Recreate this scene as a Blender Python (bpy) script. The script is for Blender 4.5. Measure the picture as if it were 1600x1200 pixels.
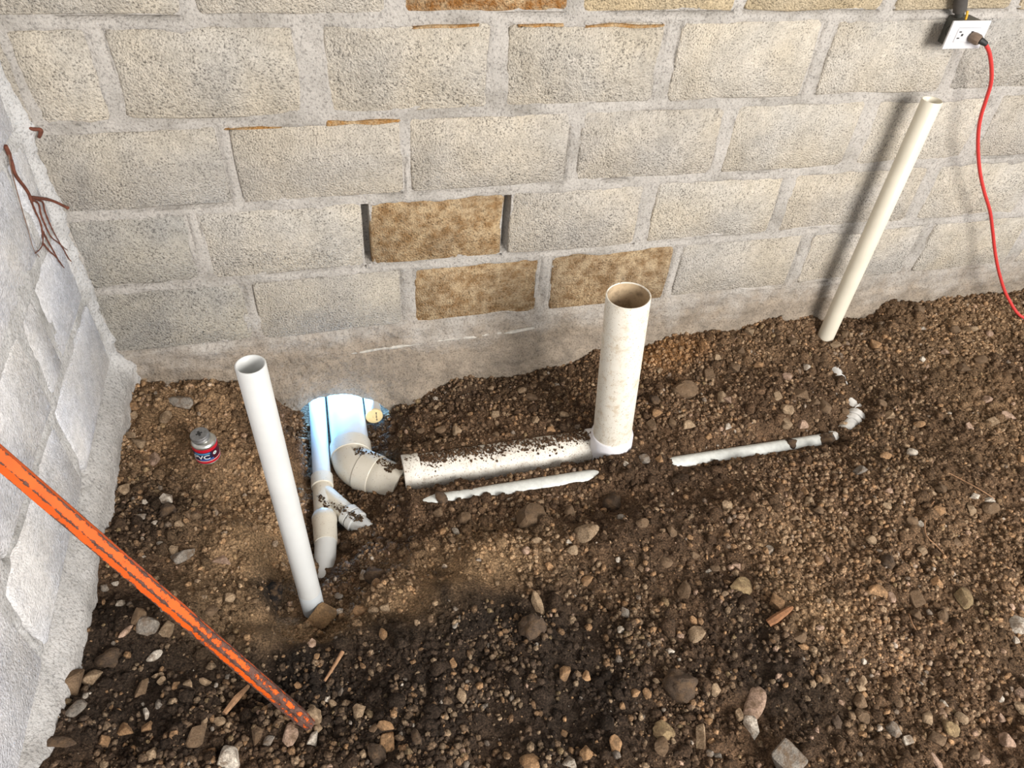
import bpy, bmesh, math, random
import numpy as np
from mathutils import Vector, Matrix

for o in list(bpy.data.objects):
    bpy.data.objects.remove(o, do_unlink=True)
scene = bpy.context.scene
COL = scene.collection
random.seed(7)
RNG = np.random.default_rng(11)

# ------------------------------------------------------------------ camera
# world: x to the right along the block wall, y through the wall (wall face at y = 0), z up
CAM_F = 1139.87                      # focal length in pixels of the 1600 px wide frame
cam_data = bpy.data.cameras.new('camera')
cam_data.sensor_fit = 'HORIZONTAL'
cam_data.sensor_width = 36.0
cam_data.lens = 36.0 * CAM_F / 1600.0
cam_data.clip_start = 0.02
cam = bpy.data.objects.new('camera', cam_data)
COL.objects.link(cam)
cf = Vector((0.22078015, 0.70168596, -0.67741637))
cr = Vector((0.96791275, -0.24308944, 0.06365873))
cu = Vector((0.12000433, 0.66973452, 0.73284011))
cam.matrix_world = Matrix(((cr.x, cu.x, -cf.x, 0.600474), (cr.y, cu.y, -cf.y, -1.690677),
                           (cr.z, cu.z, -cf.z, 1.336798), (0, 0, 0, 1)))
scene.camera = cam

# ------------------------------------------------------------------ sky, sun, daylight of the open side, exposure
world = bpy.data.worlds.new('sky')
scene.world = world
world.use_nodes = True
bgn = world.node_tree.nodes['Background']
bgn.inputs['Color'].default_value = (0.86, 0.93, 1.0, 1)
bgn.inputs['Strength'].default_value = 0.64

def aim(o, d):
    o.rotation_euler = Vector(d).to_track_quat('-Z', 'Y').to_euler()

sun_d = bpy.data.lights.new('sun', 'SUN')       # the sun stands outside, behind the block wall, and falls through the hole
sun_d.energy = 95.0
sun_d.angle = math.radians(42)
sun_d.color = (0.20, 0.52, 1.0)
sun = bpy.data.objects.new('sun', sun_d); COL.objects.link(sun)
aim(sun, (-0.02, -1.0, -0.24)); sun.location = (0.6, 3, 4)

def area(name, loc, target, sx, sy, e, col):
    d = bpy.data.lights.new(name, 'AREA'); d.shape = 'RECTANGLE'
    d.size = sx; d.size_y = sy; d.energy = e; d.color = col
    o = bpy.data.objects.new(name, d); COL.objects.link(o); o.location = loc
    aim(o, Vector(target) - Vector(loc)); return o
area('daylight_opening', (2.75, -3.9, 1.8), (1.1, -0.4, 0.0), 1.9, 1.5, 214.0, (1.0, 0.95, 0.89))

vs = scene.view_settings
vs.view_transform = 'Standard'; vs.look = 'None'; vs.gamma = 1.0; vs.use_curve_mapping = False
vs.exposure = 0.22

# ------------------------------------------------------------------ helpers
def tag(o, label=None, cat=None, group=None, kind=None):
    if label: o['label'] = label
    if cat: o['category'] = cat
    if group: o['group'] = group
    if kind: o['kind'] = kind
    return o

def link(name, me, mat=None, parent=None):
    o = bpy.data.objects.new(name, me); COL.objects.link(o)
    if mat and not me.materials: me.materials.append(mat)
    if parent: o.parent = parent
    return o

def empty(name, loc=(0, 0, 0), label=None, cat=None, group=None, kind=None):
    o = bpy.data.objects.new(name, None); COL.objects.link(o); o.location = loc
    o.empty_display_size = 0.05
    return tag(o, label, cat, group, kind)

def child(name, me, mat, root):
    """mesh in world coordinates -> part of root (root is unrotated)"""
    o = link(name, me, mat, root)
    o.matrix_parent_inverse = Matrix.Translation(-Vector(root['_w'] if '_w' in root else root.location))
    return o

def mesh(verts, faces, smooth=True, angle=None):
    me = bpy.data.meshes.new('m')
    me.from_pydata([tuple(v) for v in verts], [], faces)
    me.update()
    if smooth:
        me.polygons.foreach_set('use_smooth', [True] * len(me.polygons))
        if angle: me.set_sharp_from_angle(angle=math.radians(angle))
    return me

def big_mesh(V, F):
    """numpy verts (n,3) and triangle / quad faces (m,k)"""
    me = bpy.data.meshes.new('m')
    k = F.shape[1]
    me.vertices.add(len(V)); me.vertices.foreach_set('co', np.ascontiguousarray(V, dtype=np.float32).ravel())
    me.loops.add(F.size); me.loops.foreach_set('vertex_index', np.ascontiguousarray(F, dtype=np.int32).ravel())
    me.polygons.add(len(F))
    me.polygons.foreach_set('loop_start', np.arange(0, F.size, k, dtype=np.int32))
    me.polygons.foreach_set('loop_total', np.full(len(F), k, dtype=np.int32))
    me.update(calc_edges=True)
    return me

def set_color(me, C, name='tone'):
    a = me.color_attributes.new(name, 'FLOAT_COLOR', 'POINT')
    C4 = np.ones((len(C), 4), dtype=np.float32); C4[:, :3] = C
    a.data.foreach_set('color', C4.ravel())

def frame(d):
    d = Vector(d).normalized()
    u = d.cross(Vector((0, 0, 1)))
    if u.length < 1e-4: u = Vector((1, 0, 0))
    u.normalize(); v = u.cross(d).normalized()
    return d, u, v

def tube(pts, rad, n=16, caps=True, smooth=True, angle=50):
    """solid round bar along a polyline, radius per point"""
    pts = [Vector(p) for p in pts]
    if not hasattr(rad, '__len__'): rad = [rad] * len(pts)
    V, F = [], []
    u = None
    for i, p in enumerate(pts):
        a = pts[max(i - 1, 0)]; b = pts[min(i + 1, len(pts) - 1)]
        d = (b - a).normalized()
        if u is None: _, u, v = frame(d)
        else:
            u = (u - d * u.dot(d)).normalized()
        v = u.cross(d)
        for k in range(n):
            t = 2 * math.pi * k / n
            V.append(p + (u * math.cos(t) + v * math.sin(t)) * rad[i])
    for i in range(len(pts) - 1):
        for k in range(n):
            a = i * n + k; b = i * n + (k + 1) % n
            F.append((a, b, b + n, a + n))
    if caps:
        F.append(tuple(range(n - 1, -1, -1)))
        F.append(tuple(range((len(pts) - 1) * n, len(pts) * n)))
    me = mesh(V, F, smooth, angle)
    bm = bmesh.new(); bm.from_mesh(me); bmesh.ops.recalc_face_normals(bm, faces=bm.faces); bm.to_mesh(me); bm.free()
    return me

def lathe(A, B, prof, n=40, angle=40, close=False):
    """profile [(s, r)] swept round the axis from A towards B; s in metres along the axis"""
    A = Vector(A); d, u, v = frame(Vector(B) - A)
    V, F = [], []
    for s, r in prof:
        for k in range(n):
            t = 2 * math.pi * k / n
            V.append(A + d * s + (u * math.cos(t) + v * math.sin(t)) * r)
    m = len(prof)
    for i in range(m if close else m - 1):
        j = (i + 1) % m
        for k in range(n):
            F.append((i * n + k, i * n + (k + 1) % n, j * n + (k + 1) % n, j * n + k))
    if not close:
        if prof[0][1] > 1e-5: F.append(tuple(range(n - 1, -1, -1)))
        if prof[-1][1] > 1e-5: F.append(tuple(range((m - 1) * n, m * n)))
    me = mesh(V, F, True, angle)
    bm = bmesh.new(); bm.from_mesh(me); bmesh.ops.recalc_face_normals(bm, faces=bm.faces); bm.to_mesh(me); bm.free()
    return me

def hollow(A, B, r, wall=0.004, n=40):
    """open pipe from A to B with a wall thickness"""
    L = (Vector(B) - Vector(A)).length
    ri = r - wall
    return lathe(A, B, [(0, r), (L - 0.001, r), (L, r - 0.001), (L, ri + 0.001), (L - 0.001, ri), (0, ri)], n, 50, close=True)

def box(c, s, bev=0.0, seg=2):
    bm = bmesh.new(); bmesh.ops.create_cube(bm, size=1)
    for v in bm.verts: v.co = Vector((c[0] + v.co.x * s[0], c[1] + v.co.y * s[1], c[2] + v.co.z * s[2]))
    if bev: bmesh.ops.bevel(bm, geom=bm.edges[:], offset=bev, segments=seg, profile=0.5, affect='EDGES')
    me = bpy.data.meshes.new('m'); bm.to_mesh(me); bm.free()
    me.polygons.foreach_set('use_smooth', [True] * len(me.polygons)); me.set_sharp_from_angle(angle=math.radians(35))
    return me

# ------------------------------------------------------------------ materials
def nt(name):
    m = bpy.data.materials.new(name); m.use_nodes = True
    t = m.node_tree; b = t.nodes['Principled BSDF']
    return m, t, b
def N(t, kind, **kw):
    n = t.nodes.new(kind)
    for k, v in kw.items():
        if k in n.inputs: n.inputs[k].default_value = v
        else: setattr(n, k, v)
    return n
def L(t, a, b): t.links.new(a, b)
def pos(t): return N(t, 'ShaderNodeNewGeometry').outputs['Position']
def noise(t, vec, scale, detail=4.0, rough=0.55):
    n = N(t, 'ShaderNodeTexNoise', Scale=scale, Detail=detail, Roughness=rough)
    if vec is not None: L(t, vec, n.inputs['Vector'])
    return n.outputs['Fac']
def ramp(t, fac, stops):
    r = N(t, 'ShaderNodeValToRGB'); e = r.color_ramp.elements
    while len(e) < len(stops): e.new(0.5)
    for el, (p_, c) in zip(e, stops):
        el.position = p_; el.color = (c[0], c[1], c[2], 1) if hasattr(c, '__len__') else (c, c, c, 1)
    L(t, fac, r.inputs['Fac']); return r.outputs['Color']
def mix(t, mode, fac, a, b):
    m = N(t, 'ShaderNodeMix', data_type='RGBA', blend_type=mode)
    for sock, val in ((m.inputs[0], fac), (m.inputs[6], a), (m.inputs[7], b)):
        if hasattr(val, 'is_linked'): L(t, val, sock)
        elif hasattr(val, '__len__'): sock.default_value = (val[0], val[1], val[2], 1)
        else: sock.default_value = val
    return m.outputs[2]
def math_(t, op, a, b=0.0):
    m = N(t, 'ShaderNodeMath', operation=op)
    for s, v in ((m.inputs[0], a), (m.inputs[1], b)):
        if hasattr(v, 'is_linked'): L(t, v, s)
        else: s.default_value = v
    return m.outputs[0]
def bump(t, b, h, strength, dist):
    n = N(t, 'ShaderNodeBump', Strength=strength, Distance=dist)
    L(t, h, n.inputs['Height']); L(t, n.outputs['Normal'], b.inputs['Normal'])
def sr(r, g, b_):
    f = lambda c: (c / 255 / 12.92) if c <= 10 else (((c / 255) + 0.055) / 1.055) ** 2.4
    return (f(r), f(g), f(b_))

def mat_block(name, dark=0.30, bumpd=0.006, stain=None):
    m, t, b = nt(name)
    P = pos(t)
    oi = N(t, 'ShaderNodeObjectInfo')
    big = ramp(t, noise(t, P, 9.0, 5, 0.6), [(0.28, 0.80), (0.5, 0.98), (0.75, 1.12)])
    warm = ramp(t, noise(t, P, 4.3, 3), [(0.35, (0.95, 0.96, 1.0)), (0.65, (1.04, 1.0, 0.94))])
    c = oi.outputs['Color']
    if stain: c = mix(t, 'MIX', ramp(t, noise(t, P, 26.0, 6, 0.72), [(0.40, 0.0), (0.60, 0.85)]), c, stain)
    c = mix(t, 'MULTIPLY', 1.0, c, big)
    c = mix(t, 'MULTIPLY', 1.0, c, warm)
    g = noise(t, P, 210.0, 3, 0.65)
    pore_shade = ramp(t, g, [(0.36, dark), (0.455, 0.92), (0.65, 1.10)])  # pits darkened in the colour: tiny shadows painted in, with some grime
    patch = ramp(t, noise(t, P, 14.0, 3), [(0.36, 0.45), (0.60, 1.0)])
    c = mix(t, 'MULTIPLY', patch, c, pore_shade)
    c = mix(t, 'MULTIPLY', 1.0, c, ramp(t, noise(t, P, 55.0, 4, 0.7), [(0.3, 0.84), (0.7, 1.14)]))
    L(t, c, b.inputs['Base Color']); b.inputs['Roughness'].default_value = 0.95
    b.inputs['Specular IOR Level'].default_value = 0.15
    v = N(t, 'ShaderNodeTexVoronoi', Scale=230.0); L(t, P, v.inputs['Vector'])
    h = math_(t, 'ADD', math_(t, 'MULTIPLY', g, 1.3), math_(t, 'MULTIPLY', v.outputs['Distance'], -0.35))
    h = math_(t, 'ADD', h, math_(t, 'MULTIPLY', noise(t, P, 35.0, 4), 0.9))
    bump(t, b, h, 0.85, bumpd)
    return m
M = {}
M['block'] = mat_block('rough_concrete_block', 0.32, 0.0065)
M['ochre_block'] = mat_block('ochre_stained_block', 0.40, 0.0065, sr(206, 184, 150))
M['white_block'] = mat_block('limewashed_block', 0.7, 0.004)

def mat_mortar(name, base, dirty):
    m, t, b = nt(name)
    P = pos(t)
    sx = N(t, 'ShaderNodeSeparateXYZ'); L(t, P, sx.inputs[0])
    tone = ramp(t, noise(t, P, 7.0, 6, 0.65), [(0.28, [base[0] * 0.66, base[1] * 0.65, base[2] * 0.62]), (0.48, base), (0.70, [min(1, c * 1.24) for c in base])])
    # earth splashed and smeared on the foot of the wall
    zz = math_(t, 'ADD', sx.outputs['Z'], math_(t, 'MULTIPLY', math_(t, 'SUBTRACT', noise(t, P, 6.0, 5, 0.7), 0.5), 0.34))
    mr = N(t, 'ShaderNodeMapRange'); L(t, zz, mr.inputs[0])
    mr.inputs[1].default_value = 0.05; mr.inputs[2].default_value = -0.08; mr.inputs[3].default_value = 0.0; mr.inputs[4].default_value = 0.85
    c = mix(t, 'MIX', mr.outputs[0], tone, mix(t, 'MULTIPLY', 1.0, dirty, ramp(t, noise(t, P, 16.0, 6, 0.7), [(0.3, 0.62), (0.5, 1.0), (0.7, 1.45)])))
    sp = ramp(t, noise(t, P, 190.0, 3, 0.6), [(0.36, 0.5), (0.46, 0.97), (0.7, 1.08)])
    c = mix(t, 'MULTIPLY', 0.75, c, sp)
    L(t, c, b.inputs['Base Color']); b.inputs['Roughness'].default_value = 0.95
    b.inputs['Specular IOR Level'].default_value = 0.15
    h = math_(t, 'ADD', noise(t, P, 160.0, 4, 0.6), math_(t, 'MULTIPLY', noise(t, P, 40.0, 5), 1.2))
    bump(t, b, h, 0.8, 0.004)
    return m
M['mortar'] = mat_mortar('grey_mortar', (0.46, 0.432, 0.398), (0.28, 0.225, 0.168))
M['white_mortar'] = mat_mortar('limewashed_mortar', (0.57, 0.565, 0.56), (0.48, 0.46, 0.44))

def mat_soil(name, rough_bump=0.006):
    m, t, b = nt(name)
    P = pos(t)
    a = N(t, 'ShaderNodeVertexColor', layer_name='tone')
    f1 = ramp(t, noise(t, P, 210.0, 3, 0.65), [(0.34, 0.42), (0.5, 0.95), (0.68, 1.85)])
    f2 = ramp(t, noise(t, P, 24.0, 5, 0.6), [(0.3, 0.72), (0.7, 1.25)])
    c = mix(t, 'MULTIPLY', 1.0, a.outputs['Color'], f1)
    c = mix(t, 'MULTIPLY', 1.0, c, f2)
    L(t, c, b.inputs['Base Color']); b.inputs['Roughness'].default_value = 0.95
    b.inputs['Specular IOR Level'].default_value = 0.2
    h = math_(t, 'ADD', noise(t, P, 240.0, 3, 0.75), math_(t, 'MULTIPLY', noise(t, P, 90.0, 5, 0.7), 1.6))
    bump(t, b, h, 0.9, rough_bump)
    return m
M['soil'] = mat_soil('loose_brown_soil', 0.010)
M['gravel'] = mat_soil('gravel_grains', 0.002)

def mat_stone():
    m, t, b = nt('field_stone')
    oi = N(t, 'ShaderNodeObjectInfo'); P = pos(t)
    f1 = ramp(t, noise(t, P, 70.0, 5, 0.65), [(0.3, 0.62), (0.5, 1.0), (0.72, 1.32)])
    f2 = ramp(t, noise(t, P, 330.0, 2, 0.6), [(0.35, 0.7), (0.5, 1.0), (0.7, 1.22)])
    c = mix(t, 'MULTIPLY', 1.0, oi.outputs['Color'], f1)
    c = mix(t, 'MULTIPLY', 1.0, c, f2)
    c = mix(t, 'MIX', ramp(t, noise(t, P, 45.0, 5, 0.7), [(0.46, 0.0), (0.62, 0.75)]), c, sr(112, 90, 68))
    L(t, c, b.inputs['Base Color']); b.inputs['Roughness'].default_value = 0.9
    b.inputs['Specular IOR Level'].default_value = 0.25
    bump(t, b, noise(t, P, 160.0, 5, 0.7), 0.8, 0.006)
    return m
M['stone'] = mat_stone()

def mat_pvc(name, base, dirt=(0.30, 0.21, 0.12), amount=0.0, rough=0.35, speck=0.0):
    """amount: share of brown smears; speck: share of small crumbs of earth stuck on"""
    m, t, b = nt(name)
    P = pos(t)
    c = mix(t, 'MULTIPLY', 1.0, base, ramp(t, noise(t, P, 11.0, 3), [(0.3, 0.93), (0.7, 1.03)]))
    if amount:
        s = ramp(t, noise(t, P, 42.0, 6, 0.7), [(0.66 - 0.3 * amount, 0.0), (0.86 - 0.2 * amount, 0.85)])
        c = mix(t, 'MIX', s, c, dirt)
    if speck:
        s = ramp(t, noise(t, P, 230.0, 3, 0.6), [(0.70 - 0.2 * speck, 0.0), (0.74 - 0.2 * speck, 0.9)])
        c = mix(t, 'MIX', s, c, [d * 0.75 for d in dirt])
    L(t, c, b.inputs['Base Color']); b.inputs['Roughness'].default_value = rough
    return m
M['pvc'] = mat_pvc('white_pvc', (0.63, 0.64, 0.63), rough=0.3)
M['pvc_cream'] = mat_pvc('cream_pvc', (0.74, 0.69, 0.57), rough=0.4)
M['pvc_old'] = mat_pvc('soiled_pvc', (0.79, 0.75, 0.66), (0.50, 0.37, 0.22), 0.52, 0.5, 0.40)
M['pvc_muddy'] = mat_pvc('muddy_pvc', (0.78, 0.75, 0.68), (0.36, 0.26, 0.17), 0.45, 0.5, 0.50)
M['pvc_fit'] = mat_pvc('pvc_fitting', (0.66, 0.62, 0.53), (0.40, 0.30, 0.2), 0.20, 0.35, 0.25)
M['pvc_inner'] = mat_pvc('soiled_pvc_inside', (0.55, 0.42, 0.27), (0.16, 0.11, 0.07), 0.6, 0.8)

def plain(name, col, rough=0.5, metal=0.0, var=0.12, scale=60.0, bd=0.0):
    m, t, b = nt(name); P = pos(t)
    c = mix(t, 'MULTIPLY', 1.0, col, ramp(t, noise(t, P, scale, 4), [(0.3, 1 - var), (0.7, 1 + var)]))
    L(t, c, b.inputs['Base Color']); b.inputs['Roughness'].default_value = rough; b.inputs['Metallic'].default_value = metal
    if bd: bump(t, b, noise(t, P, scale * 3, 3), 0.6, bd)
    return m
M['root'] = plain('reddish_root', sr(104, 58, 42), 0.8, var=0.35, scale=90, bd=0.001)
M['root_fine'] = plain('fine_root', sr(120, 95, 80), 0.9, var=0.3)
M['twig'] = plain('dry_twig', sr(150, 115, 85), 0.9, var=0.3, scale=120, bd=0.001)
M['box_grey'] = plain('dark_grey_plastic', sr(88, 88, 82), 0.6)
M['box_dark'] = plain('darker_grey_plastic', sr(58, 58, 54), 0.7)
M['hose'] = plain('charcoal_conduit', sr(72, 68, 64), 0.75, var=0.2, bd=0.0008)
M['yellow'] = plain('yellow_wire', sr(215, 165, 45), 0.5)
M['plate'] = plain('white_plastic_plate', (0.70, 0.70, 0.72), 0.35, var=0.01)
M['slot'] = plain('dark_slot', (0.03, 0.03, 0.03), 0.7)
M['plug'] = plain('brown_plug', sr(120, 102, 88), 0.55, var=0.2)
M['plug_dark'] = plain('black_rubber', (0.02, 0.02, 0.02), 0.6)
M['cord'] = plain('red_cord', sr(205, 62, 58), 0.45, var=0.06)
M['tin'] = plain('tin', (0.60, 0.60, 0.57), 0.32, 0.9, 0.15, 80)
M['tin_cap'] = plain('grey_cap', (0.26, 0.26, 0.26), 0.5, 0.6, 0.25, 120)
M['red'] = plain('red_print', sr(205, 28, 48), 0.4, var=0.05)
M['maroon'] = plain('maroon_print', sr(72, 14, 40), 0.4, var=0.1)
M['navy'] = plain('navy_print', sr(34, 36, 70), 0.4, var=0.1)
M['blue'] = plain('light_blue_print', sr(82, 140, 185), 0.4, var=0.1)
M['white_print'] = plain('white_print', (0.8, 0.82, 0.85), 0.4, var=0.02)
M['cream_cap'] = plain('cream_plug', sr(238, 214, 160), 0.5, var=0.08)
M['ink'] = plain('black_ink', (0.03, 0.03, 0.03), 0.7)

def mat_bar():
    m, t, b = nt('chipped_orange_paint')
    tc = N(t, 'ShaderNodeTexCoord')
    e = N(t, 'ShaderNodeAttribute', attribute_name='edge'); w = N(t, 'ShaderNodeAttribute', attribute_name='worn')
    n1 = noise(t, tc.outputs['Object'], 60.0, 7, 0.8); n2 = noise(t, tc.outputs['Object'], 16.0, 3)
    s = math_(t, 'ADD', math_(t, 'MULTIPLY', n1, 1.0), math_(t, 'MULTIPLY', n2, 0.35))
    s = math_(t, 'ADD', s, math_(t, 'MULTIPLY', e.outputs['Fac'], 0.22))
    s = math_(t, 'ADD', s, math_(t, 'MULTIPLY', w.outputs['Fac'], 0.20))
    k = ramp(t, s, [(0.835, 0.0), (0.850, 1.0)])
    paint = mix(t, 'MULTIPLY', 1.0, (0.76, 0.118, 0.013), ramp(t, noise(t, tc.outputs['Object'], 25.0, 3), [(0.3, 0.86), (0.7, 1.06)]))
    rust = ramp(t, noise(t, tc.outputs['Object'], 120.0, 4), [(0.3, sr(48, 34, 30)), (0.7, sr(112, 82, 72))])
    L(t, mix(t, 'MIX', k, paint, rust), b.inputs['Base Color'])
    L(t, ramp(t, k, [(0, 0.5), (1, 0.8)]), b.inputs['Roughness']); b.inputs['Specular IOR Level'].default_value = 0.25
    bump(t, b, math_(t, 'SUBTRACT', 1.0, k), 0.7, 0.001)
    return m
M['bar'] = mat_bar()
# ------------------------------------------------------------------ ground height (metres) as a function of x, y
_T = np.random.default_rng(5).random((256, 256))
def vnoise(x, y, ox=0.0, oy=0.0):
    x = np.asarray(x) + 37.3 + ox; y = np.asarray(y) + 91.7 + oy
    xi = np.floor(x).astype(int); yi = np.floor(y).astype(int)
    fx = x - xi; fy = y - yi
    fx = fx * fx * (3 - 2 * fx); fy = fy * fy * (3 - 2 * fy)
    g = lambda i, j: _T[(xi + i) & 255, (yi + j) & 255]
    return (g(0, 0) * (1 - fx) + g(1, 0) * fx) * (1 - fy) + (g(0, 1) * (1 - fx) + g(1, 1) * fx) * fy
def fbm(x, y, f, octv=4, gain=0.5, seed=0):
    s = 0; a = 1; n = 0
    for k in range(octv):
        s = s + a * (vnoise(x * f, y * f, seed * 13.7 + k * 5.1, seed * 7.9 + k * 3.3) - 0.5); n += a; a *= gain; f *= 2.03
    return s / n * 2
def sstep(a, b, v):
    t = np.clip((v - a) / (b - a), 0, 1); return t * t * (3 - 2 * t)

CTRL = np.array([
 (0, 0, -.10), (0, -.3, -.088), (0, -.6, -.08), (0, -.85, -.062), (0, -1.05, -.03), (0, -1.3, .0), (-.3, -.6, -.08),
 (.10, -.05, -.105), (.2, -.05, -.115), (.3, -.05, -.135), (.22, -.3, -.125), (.15, -.5, -.12), (.3, -.55, -.135), (.2, -.75, -.115),
 (.36, -.15, -.16), (.38, -.3, -.18), (.40, 0, -.185), (.39, -.45, -.195),
 (.445, -.08, -.31), (.45, -.3, -.31), (.45, -.45, -.315), (.47, .1, -.34),
 (.54, -.3, -.345), (.55, -.4, -.345), (.6, .1, -.345), (.7, .05, -.36), (.66, -.15, -.335), (.7, 0, -.35), (.73, -.1, -.335), (.78, -.08, -.30),
 (.52, -.55, -.305), (.47, -.62, -.29), (.46, -.72, -.245), (.50, -.80, -.225), (.43, -.80, -.205), (.41, -.72, -.235), (.40, -.62, -.235), (.55, -.68, -.25),
 (.34, -.72, -.15), (.33, -.62, -.16), (.36, -.85, -.132), (.44, -.90, -.122), (.55, -.88, -.132), (.63, -.78, -.165),
 (.62, -.42, -.31), (.64, -.52, -.27), (.70, -.45, -.25), (.66, -.34, -.30), (.72, -.32, -.255), (.62, -.62, -.24),
 (.8, -.12, -.275), (.8, -.02, -.265), (.84, 0, -.245), (.96, 0, -.225), (1.13, 0, -.235), (1.28, 0, -.217), (1.45, 0, -.175), (1.7, 0, -.15), (2, 0, -.135),
 (2.17, 0, -.128), (2.30, 0, -.165), (2.40, 0, -.175), (2.5, 0, -.112), (2.8, 0, -.12), (3.2, 0, -.127), (3.8, -.1, -.13),
 (1.0, -.2, -.245), (1.2, -.2, -.235), (1.35, -.25, -.22), (1.36, -.37, -.225), (1.45, -.4, -.215), (1.6, -.25, -.185), (1.9, -.25, -.17), (2.215, -.09, -.178), (2.30, -.1, -.17), (2.12, -.12, -.16), (2.19, -.3, -.198), (2.1, -.3, -.19), (2.3, -.35, -.19),
 (.9, -.55, -.235), (1.2, -.56, -.232), (1.5, -.55, -.215), (1.8, -.55, -.21), (2.1, -.5, -.205), (2.4, -.4, -.17), (2.8, -.3, -.14), (2.45, -.15, -.13),
 (.75, -.66, -.205), (.9, -.72, -.165), (.78, -.84, -.13), (.66, -.92, -.128), (1.1, -.75, -.17), (1.3, -.75, -.165), (1.6, -.75, -.17),
 (2.0, -.75, -.17), (2.4, -.8, -.165), (3.0, -.7, -.15), (.9, -1.0, -.145), (1.2, -1.05, -.14), (1.5, -1.1, -.15), (1.9, -1.1, -.155), (2.3, -1.2, -.16),
 (.4, -1.05, -.11), (.2, -1.0, -.095), (.1, -.8, -.09), (.6, -1.2, -.115), (.2, -1.25, -.07), (1.0, -1.4, -.13), (1.5, -1.5, -.14), (2.0, -1.5, -.15), (.4, -1.6, -.1),
 (-.3, -1.5, -.02), (1.3, -2.3, -.13), (3.5, -2.2, -.14), (4.5, -1, -.13), (0, -3, -.1), (4.5, -3, -.12)])

PIPE4_Z, PIPE4_Y = -0.278, -0.335          # axis of the lying 110 mm pipe
THIN_Z, THIN_Y = -0.243, -0.475            # axis of the half buried 50 mm pipe
MAIN_Z, MAIN_X = -0.305, 0.592
TWO_Z = -0.298

def two_x(y): return 0.503 + 0.013 * (y + 0.3)
def thin_exposed(x):
    """how far the top of the half buried pipe stands out of the soil"""
    xs = [.70, .735, .75, .80, .83, .85, .90, .93, .97, 1.22, 1.27, 1.30, 1.45, 1.49, 1.53, 1.98, 2.03, 2.06, 3]
    es = [-.02, -.012, .004, .007, .005, .007, .007, .009, .012, .011, -.003, -.015, -.015, .003, .012, .011, -.002, -.012, -.012]
    return np.interp(x, xs, es) + 0.004 * fbm(x, x * 0 + 3.1, 14, 3)

def soft(x, y):
    """1 where the soil is trodden smooth, 0 where it lies loose and lumpy"""
    s = np.zeros_like(x)
    for cx, cy, rx, ry in ((.385, -.60, .09, .14), (.42, -.86, .16, .06), (.36, -.78, .06, .09), (.82, -.80, .17, .08), (.64, -.86, .12, .05), (.40, -.33, .06, .2)):
        s = np.maximum(s, np.exp(-(((x - cx) / rx) ** 2 + ((y - cy) / ry) ** 2) ** 1.5))
    return s

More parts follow.
